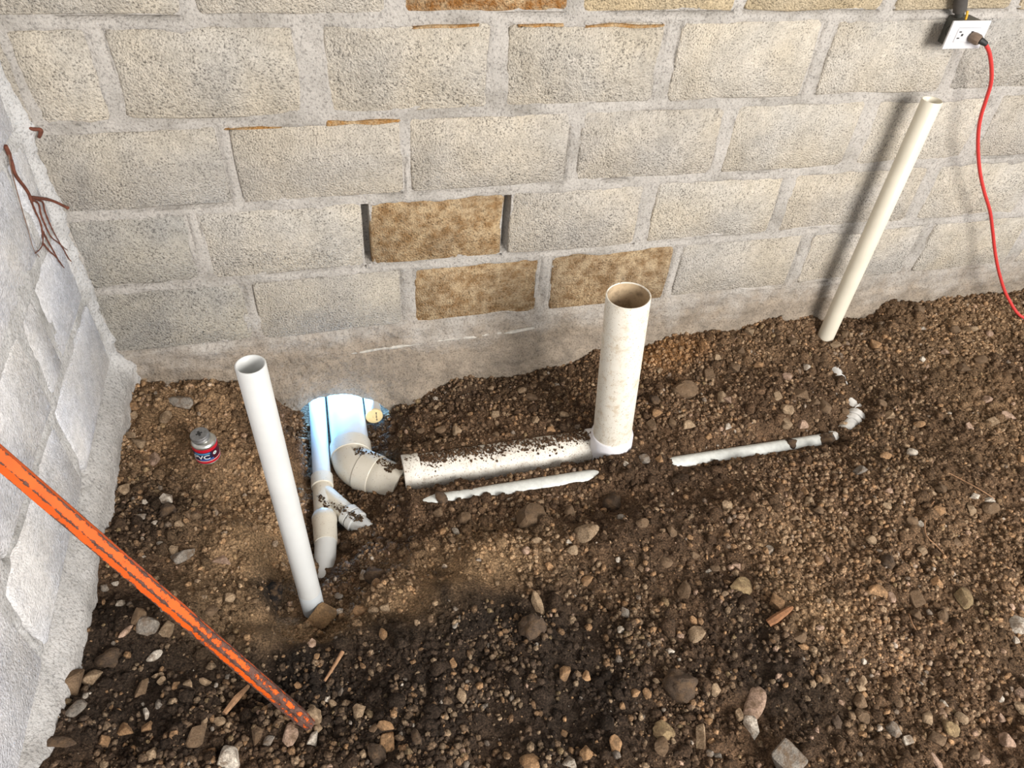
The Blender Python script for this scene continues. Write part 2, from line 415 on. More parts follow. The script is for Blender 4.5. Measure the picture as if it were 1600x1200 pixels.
def ground(x, y, detail=True):
    x = np.asarray(x, dtype=float); y = np.asarray(y, dtype=float)
    sh = x.shape; x = x.ravel(); y = y.ravel()
    h = np.empty_like(x)
    for i in range(0, len(x), 40000):
        d2 = (x[i:i + 40000, None] - CTRL[None, :, 0]) ** 2 + (y[i:i + 40000, None] - CTRL[None, :, 1]) ** 2 + 4e-4
        w = d2 ** -1.7
        h[i:i + 40000] = (w * CTRL[None, :, 2]).sum(1) / w.sum(1)
    sm = soft(x, y)
    if detail:
        amp = 1 - 0.75 * sm
        lump = fbm(x, y, 11, 3, 0.5, 2)
        h = h + amp * (0.020 * fbm(x, y, 5, 3, 0.5, 1) + 0.020 * lump * (0.45 + 0.75 * sstep(-.55, -.9, y)))
        h = h + amp * (0.009 * np.abs(fbm(x, y, 26, 3, 0.55, 3)) + 0.005 * fbm(x, y, 75, 2, 0.6, 4)) + 0.0015 * fbm(x, y, 120, 2, 0.6, 6)
    # soil against the lying 110 mm pipe
    d = PIPE4_Y - y; r = 0.055
    tgt = np.where(d > 0, PIPE4_Z - 0.022 + 0.012 * fbm(x, y, 22, 3, .5, 8), PIPE4_Z + 0.040)
    tgt = np.where(d < -r * 0.55, PIPE4_Z + 0.042 + 0.004 * fbm(x, y, 40, 2, .5, 9), tgt)
    tgt = tgt + 0.03 * sstep(.98, 1.28, x) * (d > 0)
    w = (1 - sstep(r + 0.005, r + 0.06, np.abs(d))) * sstep(.715, .745, x) * (1 - sstep(1.295, 1.33, x))
    h = h * (1 - w) + tgt * w
    # soil over the half buried 50 mm pipe
    d = np.abs(y - THIN_Y)
    w = (1 - sstep(0.026, 0.075, d)) * sstep(.70, .74, x) * (1 - sstep(2.02, 2.08, x))
    h = h * (1 - w) + (THIN_Z + 0.025 - thin_exposed(x) + 0.0025 * fbm(x, y, 60, 2, .5, 12)) * w
    # patches of the fittings that turn towards the slim riser
    for ax, ay, bx, by, z0, z1, up in ((2.06, -.47, 2.158, -.398, THIN_Z, THIN_Z + .006, .007), (2.158, -.398, 2.192, -.20, THIN_Z + .006, THIN_Z + .022, .0022)):
        ex, ey = bx - ax, by - ay; LL = math.hypot(ex, ey)
        tt = ((x - ax) * ex + (y - ay) * ey) / LL / LL
        q = np.abs((x - ax) * ey - (y - ay) * ex) / LL
        w = (1 - sstep(.024, .07, q)) * sstep(-.1, .15, tt) * (1 - sstep(.9, 1.05, tt))
        top = z0 + (z1 - z0) * np.clip(tt, 0, 1) + .025
        h = h * (1 - w) + (top - up + .010 * fbm(x, y, 30, 3, .5, 15)) * w
    # trench of the two pipes that come under the wall
    for dd, r_, z_, y0 in ((np.abs(x - MAIN_X), .055, MAIN_Z, -.22), (np.abs(x - two_x(y)), .028, TWO_Z, -.54)):
        w = (1 - sstep(r_ + 0.004, r_ + 0.03, dd)) * sstep(y0 - .03, y0 + .02, y)
        lim = z_ - 0.02
        h = np.where(h > lim, h * (1 - w) + lim * w, h)
    # elbow of the main drain towards the right and branch of the small wye
    for ax, ay, bx, by, r_, z_, lo in ((.588, -.20, .688, -.325, .06, MAIN_Z, -.015), (.500, -.375, .590, -.468, .032, TWO_Z, -.012)):
        ex, ey = bx - ax, by - ay; LL = math.hypot(ex, ey)
        t = ((x - ax) * ex + (y - ay) * ey) / LL / LL
        q = np.abs((x - ax) * ey - (y - ay) * ex) / LL
        w = (1 - sstep(r_, r_ + 0.03, q)) * sstep(-.2, 0, t) * (1 - sstep(0.86, 1.02, t))
        lim = z_ + lo
        h = np.where(h > lim, h * (1 - w) + lim * w, h)
    # the earth is dug away right under the hole
    w = sstep(-.035, -.005, y) * sstep(.425, .445, x) * (1 - sstep(.75, .775, x))
    h = np.where(h > -.372, h * (1 - w) + (-.372) * w, h)
    # outside the wall the trench is open
    h = np.where(y > 0.16, h * (1 - sstep(.16, .22, y)) + (-0.37) * sstep(.16, .22, y), h)
    return h.reshape(sh)
# stones one can pick apart: x, y (m), width, length (mm), tone, turn (deg), area of the ground, label
STONES = [
 (0.156, -0.105, 82, 41, 'g', -25, 'corner', 'grey elongated broken stone lying near the corner above the red can'),
 (0.124, -0.156, 31, 40, 't', 0, 'corner', ''),
 (0.027, -0.158, 29, 32, 't', 0, 'corner', ''),
 (0.044, -0.11, 30, 28, 'o', 0, 'corner', ''),
 (0.048, -0.226, 32, 27, 't', 0, 'corner', ''),
 (0.07, -0.25, 43, 25, 't', -30, 'corner', ''),
 (0.103, -0.295, 30, 38, 'p', 20, 'corner', ''),
 (0.052, -0.394, 28, 31, 't', 0, 'corner', ''),
 (0.144, -0.435, 32, 31, 'w', 10, 'corner', 'pale angular stone on the dark damp soil below the red can'),
 (0.097, -0.482, 26, 21, 'g', 0, 'corner', ''),
 (0.128, -0.505, 15, 16, 'w', 0, 'corner', ''),
 (0.181, -0.515, 23, 19, 't', 0, 'corner', ''),
 (0.193, -0.594, 39, 62, 'g', -30, 'corner', 'large pale grey stone in the soil just above the orange bar'),
 (0.172, -0.584, 20, 31, 't', 20, 'corner', ''),
 (0.01, -0.608, 40, 42, 'd', 0, 'barleft', 'dark brown stone leaning on the foot of the white wall under the bar'),
 (0.015, -0.334, 24, 18, 't', 0, 'corner', ''),
 (0.215, -0.485, 28, 29, 'b', 0, 'corner', ''),
 (0.099, -0.433, 17, 18, 'w', 0, 'corner', ''),
 (0.14, -0.557, 15, 16, 'w', 0, 'corner', ''),
 (0.272, -0.607, 58, 32, 'p', -5, 'corner', 'flat pinkish stone in the packed earth between the bar and the white riser'),
 (-0.005, -0.031, 29, 25, 'o', 0, 'corner', ''),
 (0.052, -0.006, 33, 29, 't', 0, 'corner', ''),
 (0.043, -0.137, 24, 24, 't', 0, 'corner', ''),
 (-0.007, -0.119, 21, 32, 't', 0, 'corner', ''),
 (0.152, -0.472, 47, 39, 'd', 0, 'corner', ''),
 (0.525, -0.499, 21, 22, 'p', 0, 'slope', ''),
 (0.626, -0.522, 17, 20, 'b', 0, 'slope', ''),
 (0.701, -0.561, 15, 23, 'b', 0, 'slope', ''),
 (0.691, -0.545, 14, 20, 'o', 0, 'slope', ''),
 (0.795, -0.519, 28, 32, 'b', 0, 'slope', ''),
 (0.812, -0.481, 37, 38, 'd', 0, 'behind', 'round dark stone sitting on the end of the half buried thin pipe'),
 (0.86, -0.55, 40, 34, 'b', 0, 'slope', ''),
 (0.829, -0.593, 29, 17, 'w', -40, 'slope', ''),
 (0.796, -0.591, 18, 19, 'o', 0, 'slope', ''),
 (0.857, -0.204, 33, 31, 'b', 0, 'behind', ''),
 (0.902, -0.223, 31, 34, 't', 30, 'behind', ''),
 (0.801, -0.184, 25, 23, 'b', 0, 'behind', ''),
 (1.03, -0.185, 26, 23, 't', 0, 'behind', ''),
 (1.01, -0.271, 23, 20, 'b', 0, 'behind', ''),
 (0.812, -0.631, 21, 23, 'b', 0, 'slope', ''),
 (0.86, -0.721, 16, 13, 'w', 0, 'slope', ''),
 (0.612, -0.68, 51, 51, 'd', 20, 'slope', 'dark blocky stone in the trench right of the white riser foot'),
 (0.585, -0.664, 19, 33, 't', 30, 'slope', ''),
 (0.614, -0.721, 25, 27, 'o', 0, 'slope', ''),
 (1.026, -0.602, 80, 84, 'b', 0, 'slope', 'biggest round brown stone in front of the half buried thin pipe'),
 (1.139, -0.704, 67, 60, 't', 0, 'slope', 'smooth rounded tan stone right of the biggest brown stone'),
 (1.271, -0.574, 61, 82, 'd', 0, 'slope', 'dark soil covered lump between the two pipes and the rounded tan stone'),
 (1.088, -0.744, 32, 33, 't', 0, 'slope', ''),
 (1.134, -0.596, 31, 36, 'b', 0, 'slope', ''),
 (1.625, -0.232, 86, 66, 'b', 0, 'mid', 'large brown soil covered rock right of the wide riser'),
 (1.725, -0.292, 36, 47, 't', 20, 'mid', ''),
 (1.733, -0.303, 28, 37, 'p', -20, 'mid', ''),
 (1.508, -0.301, 38, 25, 'o', 0, 'mid', ''),
 (1.475, -0.337, 33, 52, 'b', 0, 'mid', ''),
 (1.514, -0.256, 36, 46, 'd', 0, 'mid', ''),
 (1.539, -0.344, 26, 29, 'b', 0, 'mid', ''),
 (1.583, -0.365, 39, 32, 't', 0, 'mid', ''),
 (1.396, -0.474, 28, 38, 'g', 10, 'mid', ''),
 (1.44, -0.479, 24, 28, 'o', 0, 'mid', ''),
 (1.338, -0.478, 18, 19, 'w', 0, 'behind', ''),
 (1.626, -0.416, 21, 22, 'o', 0, 'mid', ''),
 (1.69, -0.404, 21, 22, 'w', 0, 'mid', ''),
 (1.537, -0.692, 29, 28, 't', 0, 'slope', ''),
 (1.352, -0.748, 31, 38, 'b', 0, 'slope', ''),
 (1.391, -0.772, 18, 17, 'o', 0, 'slope', ''),
 (1.023, -0.776, 24, 29, 'o', 0, 'slope', ''),
 (1.013, -0.694, 28, 19, 't', -20, 'slope', ''),
 (0.977, -0.722, 21, 22, 'p', 0, 'slope', ''),
 (1.03, -0.728, 21, 22, 't', 0, 'slope', ''),
 (1.088, -0.719, 16, 15, 'w', 0, 'slope', ''),
 (1.384, -0.819, 26, 22, 'b', 0, 'slope', ''),
 (1.416, -0.866, 25, 26, 'b', 0, 'slope', ''),
 (1.305, -0.822, 37, 29, 'b', 0, 'slope', ''),
 (1.494, -0.776, 18, 17, 'o', 0, 'slope', ''),
 (1.479, -0.863, 24, 22, 'p', -20, 'slope', ''),
 (1.572, -0.841, 16, 23, 'o', 0, 'slope', ''),
 (1.236, -0.828, 17, 22, 'b', 0, 'slope', ''),
 (1.191, -0.796, 13, 15, 'w', 0, 'slope', ''),
 (1.145, -0.235, 28, 32, 't', 0, 'behind', ''),
 (1.234, -0.234, 32, 21, 't', 0, 'behind', ''),
 (1.179, -0.279, 29, 20, 'o', 0, 'behind', ''),
 (1.157, -0.134, 41, 23, 'b', 0, 'behind', ''),
 (1.136, -0.101, 29, 28, 't', 0, 'behind', ''),
 (1.247, -0.104, 21, 19, 'w', 0, 'behind', ''),
 (1.251, -0.665, 24, 21, 'g', 0, 'slope', ''),
 (1.285, -0.713, 35, 25, 'b', 0, 'slope', ''),
 (2.079, -0.617, 41, 24, 'o', 12, 'right', 'orange brown shiny pebble left of the bright white pebble'),
 (2.179, -0.613, 32, 29, 'w', 0, 'right', 'bright white pebble on the right half of the soil'),
 (1.97, -0.653, 42, 30, 'g', 0, 'right', ''),
 (1.895, -0.384, 40, 41, 't', 0, 'mid', ''),
 (1.892, -0.328, 24, 33, 't', 0, 'mid', ''),
 (2.03, -0.386, 39, 51, 'b', 0, 'mid', ''),
 (1.937, -0.427, 36, 32, 'p', 0, 'mid', ''),
 (1.879, -0.42, 36, 37, 't', 0, 'mid', ''),
 (2.006, -0.367, 28, 28, 'b', 0, 'mid', ''),
 (1.969, -0.333, 45, 47, 'b', 0, 'mid', ''),
 (2.079, -0.437, 24, 19, 't', 0, 'right', ''),
 (2.109, -0.396, 25, 28, 'b', 0, 'right', ''),
 (1.989, -0.486, 48, 50, 'd', 0, 'right', 'dark soil clod at the right end of the half buried thin pipe'),
 (1.872, -0.477, 37, 41, 'd', 0, 'mid', ''),
 (2.274, -0.518, 38, 27, 'o', 0, 'right', ''),
 (2.212, -0.458, 34, 32, 't', 0, 'right', ''),
 (2.222, -0.409, 29, 28, 'b', 0, 'right', ''),
 (2.571, -0.547, 57, 37, 'p', 15, 'right', 'flat pinkish stone near the right edge of the soil'),
 (2.55, -0.473, 37, 28, 'p', 10, 'right', ''),
 (2.494, -0.559, 36, 39, 't', 0, 'right', ''),
 (2.405, -0.567, 28, 32, 'p', 0, 'right', ''),
 (1.993, -0.743, 30, 22, 'p', 0, 'right', ''),
 (2.152, -0.765, 36, 29, 'b', 0, 'right', ''),
 (2.118, -0.768, 21, 21, 't', 0, 'right', ''),
 (2.233, -0.803, 23, 19, 'w', 0, 'right', ''),
 (2.268, -0.819, 32, 19, 'w', -20, 'right', ''),
 (2.205, -0.831, 34, 41, 't', 0, 'right', ''),
 (2.256, -0.841, 50, 37, 'b', 20, 'right', ''),
 (1.793, -0.7, 27, 25, 't', 0, 'right', ''),
 (1.795, -0.669, 22, 29, 'o', 0, 'right', ''),
 (1.755, -0.628, 16, 15, 'o', 0, 'right', ''),
 (1.957, -0.789, 23, 24, 't', 0, 'right', ''),
 (2.082, -0.836, 29, 28, 'o', 0, 'right', ''),
 (1.992, -0.847, 31, 28, 'b', 0, 'right', ''),
 (2.009, -0.858, 17, 20, 'w', 0, 'right', ''),
 (1.857, -0.87, 29, 27, 't', 0, 'right', ''),
 (1.812, -0.862, 27, 35, 'b', 0, 'right', ''),
 (1.968, -0.927, 30, 27, 't', 0, 'right', ''),
 (2.08, -0.923, 27, 31, 'b', 0, 'right', ''),
 (1.688, -0.898, 23, 26, 'o', 0, 'right', ''),
 (1.713, -0.898, 16, 28, 'p', 0, 'right', ''),
 (1.844, -0.945, 37, 45, 'd', 0, 'right', ''),
 (1.587, -0.837, 20, 27, 'w', 0, 'right', ''),
 (2.239, -0.934, 21, 20, 'o', 0, 'right', ''),
 (2.474, -0.709, 19, 35, 'o', 0, 'right', ''),
 (1.703, -0.758, 29, 20, 't', 0, 'right', ''),
 (1.784, -0.746, 30, 32, 'b', 0, 'right', ''),
 (2.345, -0.171, 40, 43, 'o', 20, 'right', 'reddish stone on the soil below and right of the slim leaning riser'),
 (2.219, -0.138, 40, 28, 't', 10, 'right', ''),
 (2.583, -0.062, 41, 40, 'b', 40, 'right', ''),
 (2.551, -0.137, 23, 21, 'w', 0, 'right', ''),
 (2.647, -0.177, 36, 36, 'b', 0, 'right', ''),
 (2.737, -0.172, 36, 26, 't', 0, 'right', ''),
 (2.774, -0.206, 25, 23, 'p', 0, 'right', ''),
 (2.566, -0.334, 43, 49, 'b', 0, 'right', ''),
 (2.636, -0.325, 43, 40, 'b', 0, 'right', ''),
 (2.063, -0.108, 31, 40, 'b', 0, 'mid', ''),
 (2.279, -0.097, 31, 36, 'b', 0, 'right', ''),
 (2.438, 0.023, 30, 30, 'o', 0, 'right', ''),
 (2.549, -0.26, 31, 25, 'p', 0, 'right', ''),
 (2.388, -0.159, 22, 18, 'o', 0, 'right', ''),
 (2.45, -0.276, 19, 22, 'w', 0, 'right', ''),
 (2.068, -0.213, 26, 25, 'w', 0, 'mid', ''),
 (1.967, -0.252, 33, 34, 'p', 0, 'mid', ''),
 (1.932, -0.049, 31, 40, 't', 0, 'mid', ''),
 (1.874, -0.107, 32, 35, 'b', 0, 'mid', ''),
 (1.815, -0.185, 38, 39, 'b', 0, 'mid', ''),
 (1.731, -0.185, 33, 48, 'b', 0, 'mid', ''),
 (1.903, -0.186, 30, 24, 'o', 0, 'mid', ''),
 (1.776, -0.136, 25, 24, 't', 0, 'mid', ''),
 (1.584, -0.129, 21, 22, 't', 0, 'mid', ''),
 (0.057, -0.882, 30, 31, 't', 0, 'barleft', ''),
 (0.022, -0.901, 60, 60, 'b', 20, 'barleft', 'big angular brown rock by the foot of the white wall at the bottom left'),
 (0.135, -0.777, 27, 38, 'b', 10, 'barleft', ''),
 (0.153, -0.797, 45, 43, 'g', 0, 'barleft', 'rounded grey stone right under the middle of the orange bar'),
 (0.183, -0.803, 27, 36, 't', -20, 'barleft', ''),
 (0.111, -0.803, 13, 36, 'p', -40, 'barleft', ''),
 (0.13, -0.796, 12, 14, 'o', 0, 'barleft', ''),
 (0.08, -0.845, 49, 45, 'd', 0, 'barleft', 'dark lumpy stone in the damp soil between the bar and the white wall'),
 (0.163, -0.853, 34, 21, 'w', 20, 'barleft', 'pale wedge shaped stone below the rounded grey stone'),
 (0.18, -0.907, 18, 19, 't', 0, 'barleft', ''),
 (0.211, -0.929, 15, 16, 'o', 0, 'barleft', ''),
 (0.234, -0.929, 22, 18, 't', 0, 'barleft', ''),
 (0.257, -0.923, 26, 18, 't', -10, 'barleft', ''),
 (0.147, -0.917, 25, 38, 'b', -10, 'barleft', ''),
 (0.163, -0.973, 11, 26, 'w', 25, 'barleft', 'white splinter of stone in the dark soil below the orange bar'),
 (0.167, -1.001, 28, 20, 'o', 0, 'barleft', ''),
 (0.126, -0.994, 34, 25, 'o', 10, 'barleft', ''),
 (0.099, -1.015, 20, 22, 'o', 0, 'barleft', ''),
 (0.29, -1.01, 26, 20, 't', 0, 'barleft', ''),
 (0.265, -1.008, 12, 20, 't', -20, 'barleft', ''),
 (0.258, -1.04, 31, 50, 'b', -20, 'barleft', ''),
 (0.312, -1.087, 43, 47, 'w', 0, 'barleft', 'large pale speckled stone at the bottom edge below the orange bar'),
 (0.038, -1.02, 62, 24, 'd', 5, 'barleft', 'dark flat stone in the bottom left corner of the soil'),
 (0.05, -0.956, 24, 39, 'g', -20, 'barleft', ''),
 (0.184, -1.057, 26, 24, 't', 20, 'barleft', ''),
 (0.26, -0.76, 28, 29, 'b', 0, 'corner', ''),
 (0.295, -0.721, 25, 23, 't', 10, 'corner', ''),
 (0.021, -0.702, 18, 14, 'w', 0, 'barleft', ''),
 (0.087, -0.722, 21, 19, 'w', 0, 'barleft', ''),
 (0.07, -0.672, 15, 13, 'w', 0, 'barleft', ''),
 (0.053, -0.682, 17, 16, 'g', 0, 'barleft', ''),
 (0.009, -0.958, 21, 16, 't', 0, 'barleft', ''),
 (0.459, -1.078, 19, 36, 'w', -10, 'front', ''),
 (0.421, -1.065, 27, 51, 'p', -10, 'barleft', 'oval pinkish stone just below the tip of the orange bar'),
 (0.462, -1.036, 33, 39, 't', 0, 'front', ''),
 (0.469, -1.056, 18, 20, 't', 0, 'front', ''),
 (0.547, -1.042, 26, 30, 't', 0, 'front', ''),
 (0.595, -1.11, 31, 39, 'o', 0, 'front', ''),
 (0.596, -1.084, 35, 19, 'o', -8, 'front', ''),
 (0.573, -1.081, 18, 20, 'b', 0, 'front', ''),
 (0.574, -1.131, 39, 43, 'd', 0, 'front', ''),
 (0.65, -1.119, 20, 37, 'd', 20, 'front', ''),
 (0.752, -1.052, 21, 32, 't', 10, 'front', ''),
 (0.614, -0.883, 18, 32, 'o', 10, 'front', ''),
 (0.689, -0.875, 13, 16, 't', 0, 'front', ''),
 (0.749, -0.978, 16, 24, 'o', 0, 'front', ''),
 (0.745, -1.003, 12, 11, 'o', 0, 'front', ''),
 (0.733, -1.156, 13, 12, 'p', 0, 'front', ''),
 (0.49, -0.998, 13, 14, 'w', 0, 'front', ''),
 (0.499, -1.01, 20, 15, 't', -30, 'front', ''),
 (0.436, -0.96, 20, 12, 'o', -20, 'barleft', ''),
 (0.379, -0.993, 17, 13, 'g', 0, 'barleft', ''),
 (0.516, -0.986, 12, 18, 'g', 0, 'front', ''),
 (0.465, -0.874, 19, 22, 'p', 0, 'front', ''),
 (0.474, -0.911, 12, 16, 'o', 0, 'front', ''),
 (0.574, -0.785, 39, 26, 'o', 0, 'front', ''),
 (0.601, -0.801, 27, 20, 't', 0, 'front', ''),
 (0.625, -0.803, 24, 24, 't', 0, 'front', ''),
 (0.525, -0.713, 22, 18, 'g', 0, 'front', ''),
 (0.36, -1.056, 22, 34, 'b', 0, 'barleft', ''),
 (0.38, -1.067, 21, 20, 'g', 0, 'barleft', ''),
 (0.965, -0.876, 25, 72, 't', 15, 'front', 'long pointed tan stone above the big dark round stone'),
 (0.932, -0.941, 64, 59, 'd', 0, 'front', 'big dark round stone in the middle of the bottom foreground'),
 (1.104, -0.824, 34, 23, 'o', 25, 'slope', ''),
 (1.456, -0.93, 68, 50, 'y', 20, 'slope', 'flat yellowish slab of stone in the right foreground'),
 (1.17, -0.905, 17, 21, 'o', 0, 'front', ''),
 (1.157, -0.932, 22, 26, 'g', 0, 'front', ''),
 (1.305, -0.983, 18, 21, 'o', 30, 'frontright', ''),
 (1.294, -1.021, 40, 41, 't', 20, 'frontright', ''),
 (1.221, -1.044, 19, 18, 'w', 30, 'frontright', ''),
 (1.164, -1.007, 16, 15, 'y', 0, 'front', ''),
 (1.126, -0.979, 16, 20, 'w', 0, 'front', ''),
 (0.974, -1.049, 25, 28, 'o', 0, 'front', ''),
 (1.0, -1.056, 18, 16, 'b', 0, 'front', ''),
 (1.017, -1.062, 19, 25, 'o', 0, 'front', ''),
 (1.105, -1.121, 19, 20, 'o', 0, 'front', ''),
 (1.131, -1.125, 19, 25, 'o', 0, 'frontright', ''),
 (1.275, -1.151, 22, 28, 't', 0, 'frontright', ''),
 (1.351, -1.19, 41, 104, 'p', -25, 'frontright', 'tall pale pinkish broken block of stone in the right foreground'),
 (1.304, -1.207, 20, 28, 't', 0, 'frontright', ''),
 (1.314, -1.237, 28, 46, 'w', 10, 'frontright', 'white chunk of stone at the foot of the tall pale block'),
 (1.206, -1.228, 21, 50, 't', -15, 'frontright', ''),
 (1.134, -1.205, 45, 42, 'y', 10, 'frontright', ''),
 (1.026, -1.214, 25, 38, 'o', 10, 'front', ''),
 (0.967, -1.213, 32, 28, 'o', 30, 'front', ''),
 (0.855, -1.205, 45, 37, 'o', -15, 'front', 'smooth rounded orange tan stone at the bottom edge in the middle'),
 (0.93, -1.221, 30, 29, 'w', 0, 'front', ''),
 (1.221, -1.243, 17, 15, 'o', 0, 'frontright', ''),
 (1.21, -1.262, 16, 18, 'g', 0, 'frontright', ''),
 (1.224, -1.269, 17, 19, 'g', 0, 'frontright', ''),
 (1.114, -1.234, 28, 41, 'b', 0, 'frontright', ''),
 (1.201, -1.128, 69, 69, 'd', 0, 'frontright', 'large crumbly dark clod left of the tall pale block'),
 (1.068, -1.141, 13, 17, 'o', 0, 'front', ''),
 (1.235, -1.205, 17, 15, 'o', 0, 'frontright', ''),
 (0.94, -1.16, 16, 15, 'o', 0, 'front', ''),
 (1.312, -0.913, 34, 50, 'b', 10, 'slope', ''),
 (1.506, -0.996, 30, 56, 'o', -10, 'frontright', 'reddish tan stone beside the orange splinter of wood'),
 (1.771, -1.009, 44, 32, 'o', -5, 'right', ''),
 (1.797, -1.031, 20, 32, 'p', 0, 'frontright', ''),
 (1.932, -1.023, 29, 31, 'o', 25, 'right', ''),
 (1.969, -1.074, 44, 54, 'y', 0, 'frontright', 'rounded olive tan stone at the right side of the foreground'),
 (1.858, -1.045, 30, 43, 'b', 0, 'frontright', ''),
 (1.884, -1.105, 29, 35, 'b', 0, 'frontright', ''),
 (1.827, -1.085, 28, 32, 'b', 0, 'frontright', ''),
 (1.562, -1.078, 22, 17, 'p', 0, 'frontright', ''),
 (1.605, -1.098, 17, 17, 'o', 0, 'frontright', ''),
 (1.51, -1.085, 36, 27, 'b', 0, 'frontright', ''),
 (1.511, -1.106, 29, 17, 'o', -10, 'frontright', ''),
 (1.596, -1.117, 20, 17, 'o', 0, 'frontright', ''),
 (1.629, -1.163, 13, 16, 'w', 0, 'frontright', ''),
 (2.035, -1.165, 39, 45, 'w', 0, 'frontright', 'large pale grey stone at the right edge of the foreground'),
 (2.015, -1.192, 15, 21, 'w', 0, 'frontright', ''),
 (1.655, -1.257, 25, 21, 'b', 0, 'frontright', ''),
 (1.7, -1.295, 21, 32, 't', -10, 'frontright', ''),
 (1.753, -1.277, 18, 21, 'w', 0, 'frontright', ''),
 (1.734, -1.296, 17, 22, 'p', 0, 'frontright', ''),
 (1.769, -1.315, 29, 28, 't', 0, 'frontright', ''),
 (1.729, -1.33, 30, 36, 'y', 0, 'frontright', ''),
 (1.833, -1.374, 30, 37, 'p', 0, 'frontright', 'bright pinkish white stone at the lower right'),
 (1.929, -1.299, 23, 26, 'p', 0, 'frontright', ''),
 (1.908, -1.328, 25, 32, 't', 0, 'frontright', ''),
 (1.862, -1.331, 18, 19, 'p', 0, 'frontright', ''),
 (1.885, -1.299, 14, 16, 'w', 0, 'frontright', ''),
 (1.628, -1.327, 20, 18, 'w', 0, 'frontright', ''),
 (1.714, -1.351, 12, 14, 'o', 0, 'frontright', ''),
 (1.353, -1.306, 75, 62, 'g', 10, 'frontright', 'largest grey rock at the bottom edge right of the tall pale block'),
 (1.578, -1.233, 28, 34, 'b', 0, 'frontright', ''),
 (1.562, -1.263, 30, 35, 'b', 0, 'frontright', ''),
 (1.534, -1.229, 15, 13, 'p', 0, 'frontright', ''),
 (1.523, -1.179, 21, 19, 't', 0, 'frontright', ''),
 (1.602, -1.2, 20, 23, 't', 0, 'frontright', ''),
 (1.594, -1.21, 24, 19, 't', 0, 'frontright', ''),
 (1.594, -1.223, 14, 13, 'o', 0, 'frontright', ''),
 (1.613, -1.305, 30, 36, 'g', 0, 'frontright', ''),
 (1.539, -1.297, 19, 18, 'o', 0, 'frontright', ''),
 (1.665, -1.377, 16, 46, 'p', 10, 'frontright', ''),
 (1.754, -1.397, 26, 21, 'p', 20, 'frontright', ''),
 (1.742, -1.384, 23, 21, 'b', 0, 'frontright', ''),
 (2.06, -1.12, 19, 21, 'p', 0, 'frontright', ''),
 (2.094, -1.124, 16, 21, 'p', 0, 'frontright', ''),
 (1.686, -1.342, 35, 31, 'b', 0, 'frontright', ''),
 (1.496, -1.263, 22, 34, 'd', 0, 'frontright', ''),
]
# patches of damp, dusty or reddish earth: x, y, radii (m), kind, strength
PATCHES = [
 (0.109, -0.148, 0.223, 0.174, 'tan', 1.0),
 (0.242, -0.353, 0.212, 0.142, 'tan', 0.75),
 (0.108, -0.467, 0.167, 0.11, 'dark', 0.8),
 (0.329, -0.549, 0.115, 0.266, 'dust', 0.95),
 (0.35, -0.81, 0.152, 0.08, 'dust', 1.0),
 (0.258, -0.714, 0.085, 0.102, 'dust', 0.8),
 (0.519, -0.805, 0.16, 0.055, 'dust', 0.9),
 (0.845, -0.735, 0.23, 0.111, 'dust', 1.0),
 (0.678, -0.827, 0.101, 0.063, 'dust', 0.85),
 (0.377, -0.697, 0.033, 0.06, 'black', 0.95),
 (0.057, -0.746, 0.079, 0.096, 'black', 0.6),
 (0.119, -0.914, 0.286, 0.253, 'dark', 0.95),
 (0.401, -0.93, 0.092, 0.095, 'dark', 0.8),
 (0.624, -1.03, 0.334, 0.223, 'dark', 0.95),
 (0.977, -1.123, 0.288, 0.228, 'dark', 0.85),
 (0.993, -0.975, 0.279, 0.162, 'dark', 0.7),
 (1.431, -1.104, 0.099, 0.226, 'black', 0.75),
 (0.873, -0.873, 0.172, 0.083, 'black', 0.5),
 (0.455, -0.925, 0.079, 0.076, 'black', 0.6),
 (1.485, -1.221, 0.121, 0.117, 'dark', 0.8),
 (0.95, -0.045, 0.221, 0.087, 'dark', 0.5),
 (1.229, -0.097, 0.243, 0.118, 'brown', 0.5),
 (1.241, -0.335, 0.114, 0.165, 'dark', 0.4),
 (1.669, -0.07, 0.126, 0.055, 'orange', 0.75),
 (1.56, -0.072, 0.083, 0.067, 'orange', 0.5),
 (1.978, -0.106, 0.256, 0.124, 'tan', 0.35),
 (2.343, -0.31, 0.314, 0.182, 'brown', 0.6),
 (2.788, -0.137, 0.271, 0.131, 'tan', 0.8),
 (2.547, -0.537, 0.159, 0.288, 'tan', 0.6),
 (2.112, -0.893, 0.201, 0.292, 'tan', 0.3),
 (2.163, -0.573, 0.229, 0.166, 'brown', 0.6),
 (1.679, -0.832, 0.148, 0.119, 'tan', 0.5),
 (1.595, -1.029, 0.103, 0.086, 'dust', 0.6),
 (1.978, -1.181, 0.088, 0.191, 'brown', 0.6),
 (1.602, -1.284, 0.201, 0.116, 'brown', 0.4),
 (1.173, -0.874, 0.137, 0.088, 'brown', 0.5),
 (1.278, -0.714, 0.243, 0.141, 'dark', 0.35),
 (0.583, -0.536, 0.1, 0.145, 'brown', 0.5),
 (0.746, -0.334, 0.055, 0.158, 'brown', 0.5),
 (0.852, -0.255, 0.112, 0.054, 'brown', 0.5),
 (1.044, -0.478, 0.353, 0.031, 'dark', 0.4),
 (1.482, -0.526, 0.217, 0.053, 'dark', 0.4),
]
CORD = [(2.282, -0.1, 0.791), (2.307, -0.1, 0.768), (2.342, -0.095, 0.729), (2.372, -0.09, 0.685), (2.389, -0.085, 0.639), (2.405, -0.08, 0.592), (2.424, -0.08, 0.545), (2.458, -0.08, 0.486), (2.509, -0.08, 0.413), (2.565, -0.08, 0.346), (2.63, -0.08, 0.275), (2.686, -0.08, 0.201), (2.746, -0.085, 0.114), (2.805, -0.1, 0.029), (2.871, -0.125, -0.055), (2.95, -0.165, -0.124)]
